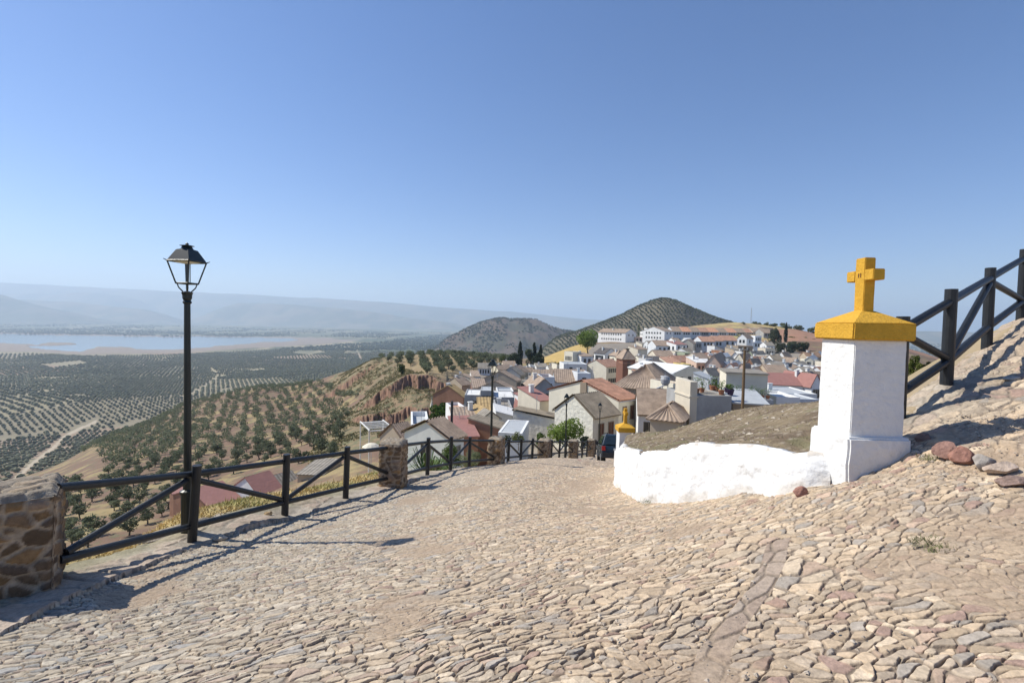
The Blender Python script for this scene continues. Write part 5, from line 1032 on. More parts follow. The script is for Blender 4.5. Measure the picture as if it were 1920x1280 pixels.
def pole():
    p = at(1392, 772, 44); zt = at(1394, 650, 44).z; root = empty('utility_pole', (p.x, p.y, p.z - 1), 0, 'brown wooden utility pole standing behind the earth mound', 'utility pole')
    m = MB(); m.tube((0, 0, -1), (0, 0, zt - p.z + 1), 0.15, 0.10, 10); m.build('pole_shaft', MATS['pole_wood'], root); H_ = zt - p.z + 1
    m = MB(); m.tube((-.25, -.1, H_ - .25), (.25, -.1, H_ - .25), 0.04, n=6); m.tube((-.2, -.1, H_ - .25), (-.2, -.1, H_ - .05), 0.05, n=6); m.tube((.2, -.1, H_ - .25), (.2, -.1, H_ - .05), 0.05, n=6); m.build('insulator_bracket', MATS['metal_grey'], root)
    m = MB(); m.tube((0.13, 0, 0), (0.11, 0, H_ - .4), 0.02, n=5); m.build('cable', MATS['metal_grey'], root)
mat('pole_wood', (0.15, 0.10, 0.055), 0.9, nscale=3, namt=0.3)
pole()
def mast():
    p = at(1408, 611, 395); H_ = at(1409, 577, 395).z - p.z; root = empty('antenna_mast', (p.x, p.y, p.z - 1), 0, 'thin lattice antenna mast on the yellow hilltop', 'mast'); H_ += 1; m = MB()
    for k in range(3):
        a = 2.094 * k; m.tube((math.cos(a) * .9, math.sin(a) * .9, 0), (math.cos(a) * .15, math.sin(a) * .15, H_), 0.07, 0.05, 5)
    m.build('legs', MATS['metal_grey'], root); m = MB()
    for j in range(14):
        t0, t1 = j / 14, (j + 1) / 14
        for k in range(3):
            a, b = 2.094 * k, 2.094 * (k + 1); r0, r1 = .9 - .75 * t0, .9 - .75 * t1; m.tube((math.cos(a) * r0, math.sin(a) * r0, t0 * H_), (math.cos(b) * r1, math.sin(b) * r1, t1 * H_), 0.035, n=4)
    m.build('lattice', MATS['metal_grey'], root)
mast()
def tank():
    p = at(1247, 730, 62); root = empty('water_tank', (p.x, p.y, p.z), 0, 'round silver ventilator tank on legs above the ribbed brown roof', 'tank'); m = MB(); m.lathe((0, 0, 0.5), [(0.3, 0), (0.55, 0.35), (0.62, 0.8), (0.45, 1.15), (0.1, 1.3)], 14); m.build('vessel', MATS['metal_grey'], root)
    for x in (-.35, .35): m = MB(); m.tube((x, 0, -2), (x, 0, 0.6), 0.05, n=6); m.build('leg', MATS['metal_grey'], root)
    p2 = at(1213, 736, 60) - Vector(root.location); m = MB(); m.tube(p2, (0, 0, 0.6), 0.09, n=8); m.build('pipe', MATS['wall_pale'], root)
    p = at(1212, 737, 58); o = empty('air_conditioner', (p.x, p.y, p.z), R(30), 'white twin-fan air conditioner on the roof left of the silver tank', 'air conditioner'); m = MB(); m.box(-.45, .45, -.3, .3, -.35, .35); m.build('casing', MATS['wall_white'], o)
    for x in (-.22, .22): m = MB(); m.tube((x, -.30, 0), (x, -.315, 0), 0.17, n=12); m.build('fan_grille', MATS['window_dark'], o)
tank()
mat('pot_clay', (0.35, 0.15, 0.08), 0.8); mat('pot_dark', (0.05, 0.03, 0.07), 0.6); mat('plant_green', (0.08, 0.13, 0.03), 0.7, nscale=6, namt=0.4); mat('terrace_pale', (0.5, 0.5, 0.48), 0.8)
def pot(px, py, D, s, label, clay=True, bush=1.0, z=None):
    p = at(px, py, D); root = empty('potted_plant', (p.x, p.y, z if z is not None else p.z), 0, label, 'potted plant', 'potted plants on the roof terrace'); m = MB(); m.lathe((0, 0, 0), [(0.20 * s, 0), (0.30 * s, 0.42 * s), (0.33 * s, 0.44 * s), (0.33 * s, 0.5 * s), (0.26 * s, 0.5 * s)], 12); m.build('pot', MATS['pot_clay' if clay else 'pot_dark'], root)
    q = random.Random(int(px * 3)); m = MB()
    for i in range(int(90)):
        a = q.uniform(0, 6.28); r = q.uniform(0, .45) * s * bush; z = q.uniform(.5, .5 + .9 * bush) * s; d = Vector((q.uniform(-1, 1), q.uniform(-1, 1), q.uniform(-1, 1))).normalized() * 0.08 * s; e = d.orthogonal().normalized() * 0.05 * s; c = Vector((math.cos(a) * r, math.sin(a) * r, z)); m.add([c - d, c - e, c + d, c + e], [(0, 1, 2, 3)])
    for i in range(4): m.tube((0, 0, .4 * s), (q.uniform(-.3, .3) * s, q.uniform(-.3, .3) * s, (.5 + .7 * bush) * s), 0.015 * s, n=4)
    m.build('foliage', MATS['plant_green'], root)
tz = n6.location.z + 4.66
for a, b, d, s, lb, cl, bu in [(1306, 742, 50.5, 1.0, 'clay pot with tall stems beside the stair tower', True, 1.3), (1316, 742, 51.2, 0.9, 'potted bare shrub second from the stair tower', True, 1.2), (1336, 740, 52.5, 1.2, 'large clay pot with dark bush at the back of the terrace', True, 1.0), (1344, 742, 52.2, 0.9, 'clay pot with reddish plant at the back of the terrace', True, .9),
                              (1352, 746, 49.6, 1.0, 'bushy pot at the front edge of the terrace', True, 1.1), (1363, 742, 51.5, 1.0, 'round purple pot in front of the cream wall pillar', False, .4), (1369, 748, 49.4, 1.2, 'big dark tub at the front right corner of the terrace', False, .5)]:
    pot(a, b, d, s, lb, cl, bu, tz)
wl = empty('plant_shelf', (at(1378, 746, 53.5).x, 53.5, at(1378, 746, 53.5).z), R(-12), 'pale masonry ledge carrying a row of flower pots in front of the cream wall', 'ledge'); m = MB(); m.box(0, 3.9, 0, 1.0, -2.2, 0); m.build('ledge', MATS['terrace_pale'], wl)
for i, px in enumerate((1382, 1391, 1404, 1413, 1421, 1430)): 
    t = (px - 1380) / 56; q = Vector(wl.location) + Matrix.Rotation(R(-12), 3, 'Z') @ Vector((0.25 + t * 3.6, .5, 0)); pp = project(q.x, q.y, q.z); pot(float(pp[0]), float(pp[1]), q.y, 0.75, '%s flower pot from the left on the ledge before the cream wall' % ords[i], True, (1.5, .8, 1.6, 1.2, 1.0, 1.3)[i], q.z)
for px, py, D, lb, cm in ((985, 752, 92, 'dark car parked at the bottom of the narrow street', 'car_paint'), (981, 757, 84, 'pale car parked nearest the corner of the narrow street', 'metal_grey'), (987, 741, 118, 'small silver car farther up the narrow street', 'metal_grey')):
    p = at(px, py, D); o = empty('street_car', (p.x, p.y, p.z), R(-8), lb, 'car', 'cars in the narrow street'); m = MB(); m.box(-.85, .85, 0, 4.1, 0.25, 0.85, tap=0.05); b_ = m.build('body', MATS[cm], o); m = MB(); m.box(-.75, .75, .5, 3.0, .85, 1.42, tap=.22); m.build('cabin', MATS['window_dark'], o)
    for x in (-.8, .8):
        for y in (.8, 3.3): m = MB(); m.tube((x - .1, y, .32), (x + .1, y, .32), .32, n=12); m.build('wheel', MATS['tyre'], o)
st = MB(); pts = [at(984, 778, 75), at(985, 762, 88), at(987, 745, 108), at(989, 728, 135), at(991, 712, 165)]
for a_, b_ in zip(pts[:-1], pts[1:]): st.add([(a_.x - 2.2, a_.y, a_.z), (a_.x + 2.2, a_.y, a_.z), (b_.x + 2.2, b_.y, b_.z), (b_.x - 2.2, b_.y, b_.z)], [(0, 1, 2, 3)])
mat('asphalt', (0.09, 0.085, 0.08), 0.9, nscale=1, namt=0.2); tag(st.build('street', MATS['asphalt']), kind='structure')
# ------------------------------------------------------------------ hills and ranges
def hill(name, pts, D, sig, base, c1, c2, zn=0.02, nx=260, ny=60, k=0):
    px = np.array([p[0] for p in pts], float); py = np.array([p[1] for p in pts], float)
    W = [at(a, b, D) for a, b in pts]; wx = np.array([w.x for w in W]); wz = np.array([w.z for w in W])
    X, T = np.meshgrid(np.linspace(wx[0], wx[-1], nx), np.linspace(-3, 2.2, ny)); Y = D + T * sig
    sc = D * 0.05; cr = np.interp(X, wx, wz) ; f = np.exp(-T * T * (0.8 + 0.5 * fbm(X / sc / 2, Y / sc / 2, 3, k)))
    e = sstep(0, 0.2, (X - wx[0]) / (wx[-1] - wx[0])) * sstep(0, 0.2, (wx[-1] - X) / (wx[-1] - wx[0]))
    Z = base + (cr - base) * f * 1.0 + (fbm(X / sc, Y / sc, 5, k + 1) - 0.5) * D * zn * (0.25 + np.abs(T)) * np.minimum(1, f * 3); Z = base - 12 + (Z - base + 12) * e
    n = fbm(X / sc * 2, Y / sc * 2, 4, k + 2); C = mixc(c1, c2, sstep(0.42, 0.62, n))
    tag(fast_mesh(name, np.stack([X, Y, Z], -1).reshape(-1, 3), grid_faces(*X.shape), MATS['terrain'], C.reshape(-1, 3)), kind='structure')
    return wx, wz, sig
FG = (0.12, 0.13, 0.09); FT = (0.20, 0.175, 0.12)
hill('far_mountain_range', [(-500, 515), (-200, 522), (0, 530), (62, 533), (220, 541), (345, 547), (500, 553), (560, 558), (625, 560), (720, 566), (780, 572), (870, 578), (1000, 588), (1100, 598), (1300, 612), (1700, 640)], 13500, 1500, -150, FG, FT, 0.012, k=900)
hill('far_mountain_range', [(-400, 560), (0, 551), (70, 549), (110, 553), (160, 548), (190, 549), (250, 556), (290, 568), (340, 580), (380, 600)], 11800, 1000, -150, FG, FT, 0.012, k=910)
hill('far_hills', [(330, 592), (380, 577), (440, 569), (450, 567), (550, 571), (630, 577), (700, 585), (760, 595), (850, 604), (950, 614)], 10000, 850, -150, FG, FT, 0.014, k=920)
hill('far_hills', [(-200, 570), (30, 561), (60, 562), (150, 567), (210, 575), (280, 580), (330, 590), (380, 602)], 8800, 750, -150, FG, FT, 0.012, k=930)
hill('left_hills', [(-700, 480), (-300, 520), (-100, 535), (0, 552), (20, 559), (60, 571), (100, 580), (150, 588), (220, 594), (300, 600)], 7200, 600, -150, (0.09, 0.105, 0.07), (0.15, 0.14, 0.10), 0.012, k=940)
hill('far_hills', [(1500, 632), (1600, 619), (1714, 620), (1790, 621), (1850, 625), (2100, 630), (2400, 632), (2700, 660)], 7000, 900, -150, FG, FT, 0.01, k=950)
BROWN = ([(770, 652), (820, 640), (850, 627), (870, 617), (900, 606), (930, 599), (945, 595.5), (960, 597), (990, 595.5), (1006, 597), (1030, 608), (1050, 615), (1100, 627), (1180, 640)], 2300, 260, -135)
hill('brown_hill', *BROWN, (0.078, 0.074, 0.05), (0.12, 0.09, 0.066), 0.03, k=960)
CONE = ([(930, 665), (990, 645), (1040, 632), (1080, 622), (1120, 607), (1165, 590), (1200, 573), (1225, 563), (1245, 559), (1262, 563), (1290, 576), (1320, 589), (1345, 598), (1375, 607), (1450, 622), (1560, 642)], 950, 170, -100)
hill('cone_hill', *CONE, (0.145, 0.125, 0.085), (0.11, 0.10, 0.068), 0.012, nx=300, ny=110, k=970)
def hill_z(X, Y, HH=None, k=970, zn=0.012):
    pts, D, sig, base = HH or CONE; W = [at(a, b, D) for a, b in pts]; wx = [w.x for w in W]; wz = [w.z for w in W]; T = (Y - D) / sig; sc = D * 0.05
    cr = np.interp(X, wx, wz); f = np.exp(-T * T * (0.8 + 0.5 * fbm(X / sc / 2, Y / sc / 2, 3, k)))
    e = sstep(0, 0.2, (X - wx[0]) / (wx[-1] - wx[0])) * sstep(0, 0.2, (wx[-1] - X) / (wx[-1] - wx[0]))
    Z = base + (cr - base) * f + (fbm(X / sc, Y / sc, 5, k + 1) - 0.5) * D * zn * (0.25 + np.abs(T)) * np.minimum(1, f * 3); return base - 12 + (Z - base + 12) * e

# ------------------------------------------------------------------ foliage
def crown_mesh(name, n, rx, rz, leaf, c1, c2, seed, shape='round', lumps=9, zc=0.0, fill=0.35):
    """crown of n small leaf quads gathered in clumps inside an uneven volume"""
    r = np.random.default_rng(seed)
    if shape == 'round':
        q = r.normal(size=(lumps, 3)); q /= np.linalg.norm(q, axis=1)[:, None]; q *= r.uniform(0.35, 0.78, lumps)[:, None]; rad = r.uniform(0.28, 0.48, lumps)
    else:
        t = (np.arange(lumps) + 0.5) / lumps; wd = (np.sin(np.pi * (0.12 + 0.86 * t)) ** 0.8) if shape == 'column' else (1 - t) ** 0.9 + 0.08
        an = r.uniform(0, 6.28, lumps); q = np.stack([np.cos(an) * wd * 0.45, np.sin(an) * wd * 0.45, 2 * t - 1], -1); rad = 0.42 * wd + 0.12
    k = r.integers(0, lumps, n); d = r.normal(size=(n, 3)); d /= np.linalg.norm(d, axis=1)[:, None]
    P = q[k] + d * (rad[k] * r.uniform(0.55, 1.0, n) ** (1 / 2))[:, None]; P[:, 2] = np.maximum(P[:, 2], -0.8 if shape == 'round' else -1.05)
    P *= np.array([rx, rx, rz]); P[:, 2] += zc
    a = r.normal(size=(n, 3)); a /= np.linalg.norm(a, axis=1)[:, None]; b = np.cross(a, r.normal(size=(n, 3))); b /= np.linalg.norm(b, axis=1)[:, None]
    s = leaf * r.uniform(0.6, 1.4, n)[:, None]
    V = np.stack([P - a * s, P - b * s * 0.55, P + a * s, P + b * s * 0.55], 1).reshape(-1, 3); F = np.arange(4 * n).reshape(-1, 4)
    tnt = r.random(lumps)[k] * 0.6 + r.random(n) * 0.4; C = mixc(c1, c2, tnt)
    me_o = fast_mesh(name, V, F, MATS['leaf'], np.repeat(C, 4, 0), smooth=False); me = me_o.data; bpy.data.objects.remove(me_o); return me
def trunk_mesh(name, h, r, limbs, spread, seed, top=None):
    rr = random.Random(seed); m = MB(); p = Vector((0, 0, -0.4)); pts = [p]
    for i in range(3): p = p + Vector((rr.uniform(-.12, .12) * h, rr.uniform(-.12, .12) * h, h / 3 + 0.13)); pts.append(p)
    for i in range(3): m.tube(pts[i], pts[i + 1], r * (1 - 0.2 * i), r * (0.8 - 0.2 * i), 8)
    for i in range(limbs):
        a = 6.28 * i / max(1, limbs) + rr.uniform(-.4, .4); q = pts[3 if i % 2 else 2]; e = q + Vector((math.cos(a) * spread, math.sin(a) * spread, (top or h) * rr.uniform(.4, .8))); m.tube(q, e, r * 0.42, r * 0.14, 6)
    me = bpy.data.meshes.new(name); me.from_pydata(m.v, [], m.f); me.materials.append(MATS['bark']); return me
OG1, OG2 = (0.085, 0.105, 0.055), (0.205, 0.225, 0.135)
OL = [(crown_mesh('crown', 520, 2.3, 1.75, 0.26, OG1, OG2, 10 + i, lumps=10, zc=2.6), trunk_mesh('trunk', 1.5, 0.22, 4, 1.1, i)) for i in range(6)]
def put_tree(name, cm, tm, x, y, z, s, rz, label, cat, group=None, sz=None):
    root = empty(name, (x, y, z), rz, label, cat, group); root.scale = (s, s, sz or s)
    c = bpy.data.objects.new('crown', cm); t = bpy.data.objects.new('trunk', tm)
    for o in (c, t): COL.objects.link(o); o.parent = root
    return root
# candidate olive trees on the near hillside, the plateau and the cone hill
def lattice(x0, x1, y0, y1, sp, ang, jit, seed):
    r = np.random.default_rng(seed); cx, cy = (x0 + x1) / 2, (y0 + y1) / 2; n = int(max(x1 - x0, y1 - y0) / sp * 0.75) + 2
    i, j = np.meshgrid(np.arange(-n, n), np.arange(-n, n)); a = i.ravel() * sp + r.normal(0, jit, i.size); b = j.ravel() * sp + r.normal(0, jit, i.size)
    x = cx + a * math.cos(ang) - b * math.sin(ang); y = cy + a * math.sin(ang) + b * math.cos(ang)
    k = (x > x0) & (x < x1) & (y > y0) & (y < y1); return x[k], y[k]
HILL = [(100, 1060), (330, 975), (460, 925), (560, 890), (640, 850), (640, 800), (660, 775), (650, 752), (690, 738), (640, 728), (600, 716), (480, 725), (350, 757), (180, 830), (120, 862), (150, 872), (172, 905), (60, 905), (-60, 960), (-300, 1100)]
cand = []
x, y = lattice(-420, 10, 55, 390, 4.9, R(28), 1.0, 5); z = ground(x, y); px, py = project(x, y, z)
dens = fbm(x / 22, y / 22, 3, 201); k = inpoly(px, py, HILL) & (dens > 0.23) & (y > 42)
k &= ~(inpoly(px, py, [(470, 960), (440, 880), (560, 860), (640, 850), (640, 960)]) & (dens < 0.5)) & ~inpoly(px, py, [(320, 945), (380, 905), (560, 870), (660, 868), (640, 960), (320, 985)]) & ~inpoly(px, py, [(100, 895), (120, 850), (185, 845), (200, 880), (175, 915)])
cand.append(np.stack([x[k], y[k], z[k], np.zeros(k.sum())], -1))
x, y = lattice(-110, 10, 150, 330, 5.0, R(12), 0.4, 6); z = ground(x, y); px, py = project(x, y, z)
k = inpoly(px, py, [(700, 680), (715, 668), (700, 655), (960, 655), (960, 680), (935, 692), (880, 697), (830, 703), (790, 700), (780, 688)]) & (rng.random(len(x)) > 0.06)
cand.append(np.stack([x[k], y[k], z[k], np.ones(k.sum())], -1))
cand = np.concatenate(cand); dist = np.hypot(cand[:, 0], cand[:, 1]); order = np.argsort(dist)
px, py = project(cand[:, 0], cand[:, 1], cand[:, 2]); inside = (px > -20) & (px < 1940) & (py < 1300)
sizes = rng.uniform(0.62, 1.15, len(cand))
plat_i = [i for i in order if inside[i] and cand[i, 3] == 1][:110]
hill_i = [i for i in order if inside[i] and cand[i, 3] == 0][:180]
solo = set(plat_i) | set(hill_i)
def zone_label(i, pl):
    x, y = px[i], py[i]
    if pl: return 'olive tree along the far skyline edge of the flat plateau grove' if y < 672 else ('olive tree in the middle rows of the flat plateau grove' if y < 686 else 'olive tree in the front rows of the plateau grove above the village roofs')
    if x < 345: return 'dark olive tree in the dense clump seen through the nearest fence bay' if y > 920 else 'olive tree on the bare hillside left of the tall street lamp'
    if y > 850: return 'olive tree on the red slope just above the red barn roofs'
    return 'olive tree on the lower hillside right of the tall street lamp' if x < 520 else 'olive tree on the hillside nearest the red cliff'
for i in list(hill_i) + list(plat_i):
    cm, tm = OL[i % 6]; pl = cand[i, 3] == 1
    o = put_tree('olive_tree', cm, tm, cand[i, 0], cand[i, 1], cand[i, 2], sizes[i] * (0.66 if not pl else 0.84), rng.uniform(0, 6.28),
             zone_label(i, pl), 'olive tree',
             'olive trees on the plateau above the cliff' if pl else 'olive trees on the hillside below the fence')
def blob_batch(x, y, z, s, n_side, seed, c1, c2, zs=1.0):
    """many small far crowns as one set of faceted domes"""
    r = np.random.default_rng(seed); N = len(x); t = np.arange(n_side) / n_side * 6.2832
    rings = [(0.55, 0.12), (1.0, 0.55), (0.75, 1.1)]; Vs = []
    for rr, zz in rings:
        a = t[None] + r.uniform(0, 6.28, (N, 1)); q = rr * s[:, None] * r.uniform(0.75, 1.2, (N, n_side))
        Vs.append(np.stack([x[:, None] + np.cos(a) * q, y[:, None] + np.sin(a) * q, z[:, None] + zz * s[:, None] * zs * r.uniform(0.85, 1.2, (N, n_side))], -1))
    top = np.stack([x, y, z + 1.45 * s * zs], -1)[:, None]; V = np.concatenate(Vs + [top], 1); m = 3 * n_side + 1; F = []
    for k in range(2):
        for i in range(n_side): j = (i + 1) % n_side; F += [(k * n_side + i, k * n_side + j, (k + 1) * n_side + j), (k * n_side + i, (k + 1) * n_side + j, (k + 1) * n_side + i)]
    for i in range(n_side): F.append((2 * n_side + i, 2 * n_side + (i + 1) % n_side, 3 * n_side))
    F = np.array(F)[None] + (np.arange(N) * m)[:, None, None]; C = mixc(c1, c2, r.random(N)); C = np.repeat(C[:, None], m, 1) * (0.85 + 0.3 * r.random((N, m)))[..., None]
    return V.reshape(-1, 3), F.reshape(-1, 3), C.reshape(-1, 3)
def leafy_batch(P, S, per, seed, c1, c2, leaf=0.34):
    r = np.random.default_rng(seed); N = len(P); d = r.normal(size=(N, per, 3)); d /= np.linalg.norm(d, axis=2)[..., None]
    wob = 1 + 0.28 * np.sin(d[..., 0] * 4 + r.uniform(0, 6, (N, 1))) * np.cos(d[..., 1] * 5 + r.uniform(0, 6, (N, 1)))
    c = P[:, None] + d * (r.uniform(0.6, 1.0, (N, per)) * wob)[..., None] * np.array([2.1, 2.1, 1.6]) * S[:, None, None]; c[..., 2] += 2.2 * S[:, None]
    a = r.normal(size=c.shape); a /= np.linalg.norm(a, axis=2)[..., None]; b = np.cross(a, r.normal(size=c.shape)); b /= np.linalg.norm(b, axis=2)[..., None]
    s = leaf * r.uniform(0.7, 1.5, (N, per, 1)) * S[:, None, None]; V = np.stack([c - a * s, c - b * s * 0.7, c + a * s, c + b * s * 0.7], 2).reshape(-1, 3)
    C = mixc(c1, c2, 0.5 * r.random((N, 1)) + 0.5 * r.random((N, per))); return V, np.arange(len(V)).reshape(-1, 4), np.repeat(C.reshape(-1, 3), 4, 0)
rest = [i for i in range(len(cand)) if i not in solo]; V, F, C = leafy_batch(cand[rest, :3], sizes[rest] * 0.68, 120, 31, OG1, OG2)
parts = []; parts.append((V, np.concatenate([F[:, [0, 1, 2]], F[:, [0, 2, 3]]]), C))
# plain: every field has its own planting direction
cell = 240; fx = []; fy = []; fs = []
for gi in range(-14, 8):
    for gj in range(1, 12):
        sx = (gi + 0.5 + 0.85 * (hsh(gi, gj, 91) - 0.5)) * cell; sy = (gj + 0.5 + 0.85 * (hsh(gi, gj, 92) - 0.5)) * cell
        if abs(sx) > 1.25 * sy + 300 or sy < 250: continue
        h = float(hsh(gi, gj, 95)); sp = 9.0 + 4.5 * float(hsh(gi, gj, 96)); xx, yy = lattice(sx - 290, sx + 290, sy - 290, sy + 290, sp, h * 3.14, 0.5, abs(gi * 50 + gj))
        if h > 0.5:  # hedge-like rows, denser one way
            xx, yy = lattice(sx - 290, sx + 290, sy - 290, sy + 290, sp * 0.9, h * 3.14, 0.35, abs(gi * 50 + gj))
        w = worley(xx / cell, yy / cell, 91); k = (w[2] == gi) & (w[3] == gj); fx.append(xx[k]); fy.append(yy[k]); fs.append(np.full(k.sum(), 3.0 + 1.1 * float(hsh(gi, gj, 97))))
fx = np.concatenate(fx); fy = np.concatenate(fy); fs = np.concatenate(fs) * rng.uniform(0.75, 1.15, len(fx)); z = ground(fx, fy); px, py = project(fx, fy, z)
open_ = inpoly(px, py, [(545, 662), (560, 657), (600, 657), (612, 661), (580, 666)]) | inpoly(px, py, [(70, 684), (150, 676), (165, 681), (100, 690)]) | inpoly(px, py, [(640, 664), (650, 658), (690, 656), (700, 660)])
shr = inpoly(px, py, [(-300, 630), (100, 636), (560, 630), (720, 634), (640, 646), (500, 656), (330, 665), (160, 668), (60, 663), (-300, 668)])
k = (fy < 2450) & (px > -60) & (px < 1120) & ~shr & ~open_ & ((fy > 440) | (z < -90)) & ~((px > 690) & (fy < 520)) & (fbm(fx / 50, fy / 50, 3, 99) > 0.25)
for tr, wd in (([(25, 900), (60, 870), (105, 835), (115, 822), (140, 808), (180, 790)], 6), ([(340, 745), (365, 735), (385, 722), (410, 705), (395, 690)], 1.8), ([(665, 652), (672, 662), (676, 672)], 2.4)):
    for (x1, y1), (x2, y2) in zip(tr[:-1], tr[1:]):
        L = math.hypot(x2 - x1, y2 - y1); t = np.clip(((px - x1) * (x2 - x1) + (py - y1) * (y2 - y1)) / L / L, 0, 1); k &= np.hypot(px - x1 - t * (x2 - x1), py - y1 - t * (y2 - y1)) > wd
parts.append(blob_batch(fx[k], fy[k], z[k] + 0.1, fs[k], 5, 41, (0.112, 0.118, 0.062), (0.185, 0.19, 0.105), 0.95))
# beyond the lake: woods, hedges and groves in drifts
r = np.random.default_rng(9); yy = np.exp(r.uniform(math.log(2450), math.log(6800), 26000)); xx = yy * r.uniform(-1.15, 0.35, 26000); z, lk = plain(xx, yy); px, py = project(xx, yy, z)
k = ~lk & ~inpoly(px, py, [(-300, 630), (100, 636), (560, 630), (720, 634), (640, 646), (500, 656), (330, 665), (-300, 668)]) & (fbm(xx / 260, yy / 700, 4, 211) > 0.44)
parts.append(blob_batch(xx[k], yy[k], z[k], r.uniform(4, 10, k.sum()), 4, 42, (0.065, 0.085, 0.05), (0.11, 0.125, 0.08), 0.7))
yy = np.exp(r.uniform(math.log(650), math.log(6000), 9000)); xx = yy * r.uniform(0.35, 1.15, 9000); z, lk = plain(xx, yy)
parts.append(blob_batch(xx, yy, z, r.uniform(3, 6, 9000) * (1 + yy / 4000), 4, 45, (0.065, 0.085, 0.05), (0.11, 0.125, 0.08), 0.8))
# cone hill: planted in rows up the slope
x, y = lattice(-60, 620, 560, 1040, 6.0, R(8), 0.7, 8); z = hill_z(x, y); k = (z > ground(x, y) + 0.2) & (z > -96)
parts.append(blob_batch(x[k], y[k], z[k], r.uniform(1.6, 2.5, k.sum()), 5, 43, (0.075, 0.09, 0.055), (0.125, 0.14, 0.085), 0.95))
x = r.uniform(-480, 560, 9000); y = r.uniform(1650, 2500, 9000); z = hill_z(x, y, BROWN, 960, 0.03); k = (z > -128) & (fbm(x / 60, y / 60, 3, 231) > 0.44)
parts.append(blob_batch(x[k], y[k], z[k], r.uniform(2.5, 5.5, k.sum()), 4, 46, (0.06, 0.075, 0.045), (0.10, 0.11, 0.065), 0.7))
# scrub on the cliffs and slopes
x = r.uniform(-120, -8, 26000); y = r.uniform(85, 300, 26000); z = ground(x, y); px, py = project(x, y, z)
k = inpoly(px, py, [(600, 735), (640, 690), (700, 668), (760, 690), (835, 712), (840, 760), (780, 830), (690, 850), (560, 880), (620, 800), (690, 740)]) & (fbm(x / 9, y / 9, 4, 221) > 0.44)
V, F, C = leafy_batch(np.stack([x[k], y[k], z[k] - 0.6], -1), r.uniform(0.10, 0.38, k.sum()), 22, 32, (0.08, 0.085, 0.04), (0.21, 0.18, 0.085), 0.5); parts.append((V, np.concatenate([F[:, [0, 1, 2]], F[:, [0, 2, 3]]]), C))
Vs = []; Fs = []; Cs = []; off = 0
for V, F, C in parts: Vs.append(V); Fs.append(F + off); Cs.append(C); off += len(V)
tag(fast_mesh('olive_groves', np.concatenate(Vs), np.concatenate(Fs), MATS['leaf'], np.concatenate(Cs), smooth=False), 'endless grey-green olive groves and scrub covering the plain and far hillsides', 'olive groves', kind='stuff')

# ------------------------------------------------------------------ single trees and bushes
GR1, GR2 = (0.035, 0.07, 0.015), (0.13, 0.19, 0.04)
DK1, DK2 = (0.012, 0.024, 0.012), (0.035, 0.055, 0.025)
def tree(name, px, py, D, w, h, label, cat='tree', shape='round', c=(GR1, GR2), n=1800, leaf=None, lumps=12, tr=0.25, seed=0, group=None, zg=None):
    """px, py: foot of the tree; w, h in photo pixels"""
    p = at(px, py, D); W = w * D / 915; H = h * D / 915; z = p.z if zg is None else zg; th = H * tr
    cm = crown_mesh('crown', n, W / 2, (H - th) / 2 * (1.1 if shape == 'round' else 1.0), leaf or W * 0.045, c[0], c[1], seed + int(px), shape, lumps, th + (H - th) / 2)
    tm = trunk_mesh('trunk', th + H * 0.12, max(0.03, W * 0.035), 0 if shape != 'round' else 4, W * 0.25, seed + int(px), H * 0.4)
    return put_tree(name, cm, tm, p.x, p.y, z, 1, 0, label, cat, group)
tree('pine_tree', 1100, 668, 232, 44, 52, 'big bright green pine tree with a bare trunk above the left part of the town', c=((0.12, 0.19, 0.035), (0.30, 0.40, 0.09)), n=3600, lumps=22, tr=0.26, leaf=0.42)
tree('conifer_tree', 975, 690, 222, 18, 48, 'tall dark pointed conifer, leftmost of the dark trees behind the roofs', shape='cone', c=(DK1, DK2), n=2600, lumps=16, tr=0.05, leaf=0.35)
tree('conifer_tree', 1001, 690, 226, 17, 46, 'dark conifer in the middle of the dark trees behind the roofs', shape='cone', c=(DK1, DK2), n=2600, lumps=16, tr=0.05, leaf=0.35)
tree('conifer_tree', 1013, 690, 224, 15, 42, 'dark conifer, rightmost of the dark trees beside the yellow slope', shape='cone', c=(DK1, DK2), n=2400, lumps=16, tr=0.05, leaf=0.35)
tree('leafy_tree', 990, 690, 220, 26, 34, 'dull olive-green round tree between the dark conifers', c=((0.03, 0.045, 0.02), (0.08, 0.10, 0.045)), n=2200, tr=0.12)
tree('leafy_tree', 957, 688, 218, 24, 26, 'round dark green tree left of the tallest conifer', c=((0.03, 0.05, 0.02), (0.07, 0.09, 0.04)), n=2000, tr=0.12)
tree('leafy_tree', 1007, 692, 218, 30, 32, 'dark broad tree filling the gap between the conifers, lowest of the clump', c=(DK1, (0.055, 0.075, 0.03)), n=2600, tr=0.08)
tree('leafy_tree', 966, 692, 216, 26, 30, 'dark green tree in front of the tallest conifer', c=(DK1, (0.055, 0.08, 0.03)), n=2400, tr=0.08)
tree('hedge_tree', 942, 684, 235, 14, 18, 'yellow-green clipped tree where the plateau grove meets the village', c=((0.07, 0.10, 0.02), (0.14, 0.17, 0.04)), n=1400, tr=0.1)
tree('leafy_tree', 754, 705, 166, 18, 26, 'bright green bushy tree beside the small white shed on the cliff edge', c=((0.03, 0.06, 0.012), (0.09, 0.14, 0.03)), n=2000, tr=0.1)
tree('leafy_bush', 826, 788, 93, 42, 32, 'dense dark green bush against the brick gable house', 'bush', c=((0.025, 0.06, 0.008), (0.075, 0.13, 0.02)), n=3000, tr=0.05)
tree('leafy_bush', 803, 792, 90, 18, 14, 'small dark hedge left of the dense green bush', 'bush', c=((0.02, 0.05, 0.012), (0.05, 0.09, 0.02)), n=1200, tr=0.05)
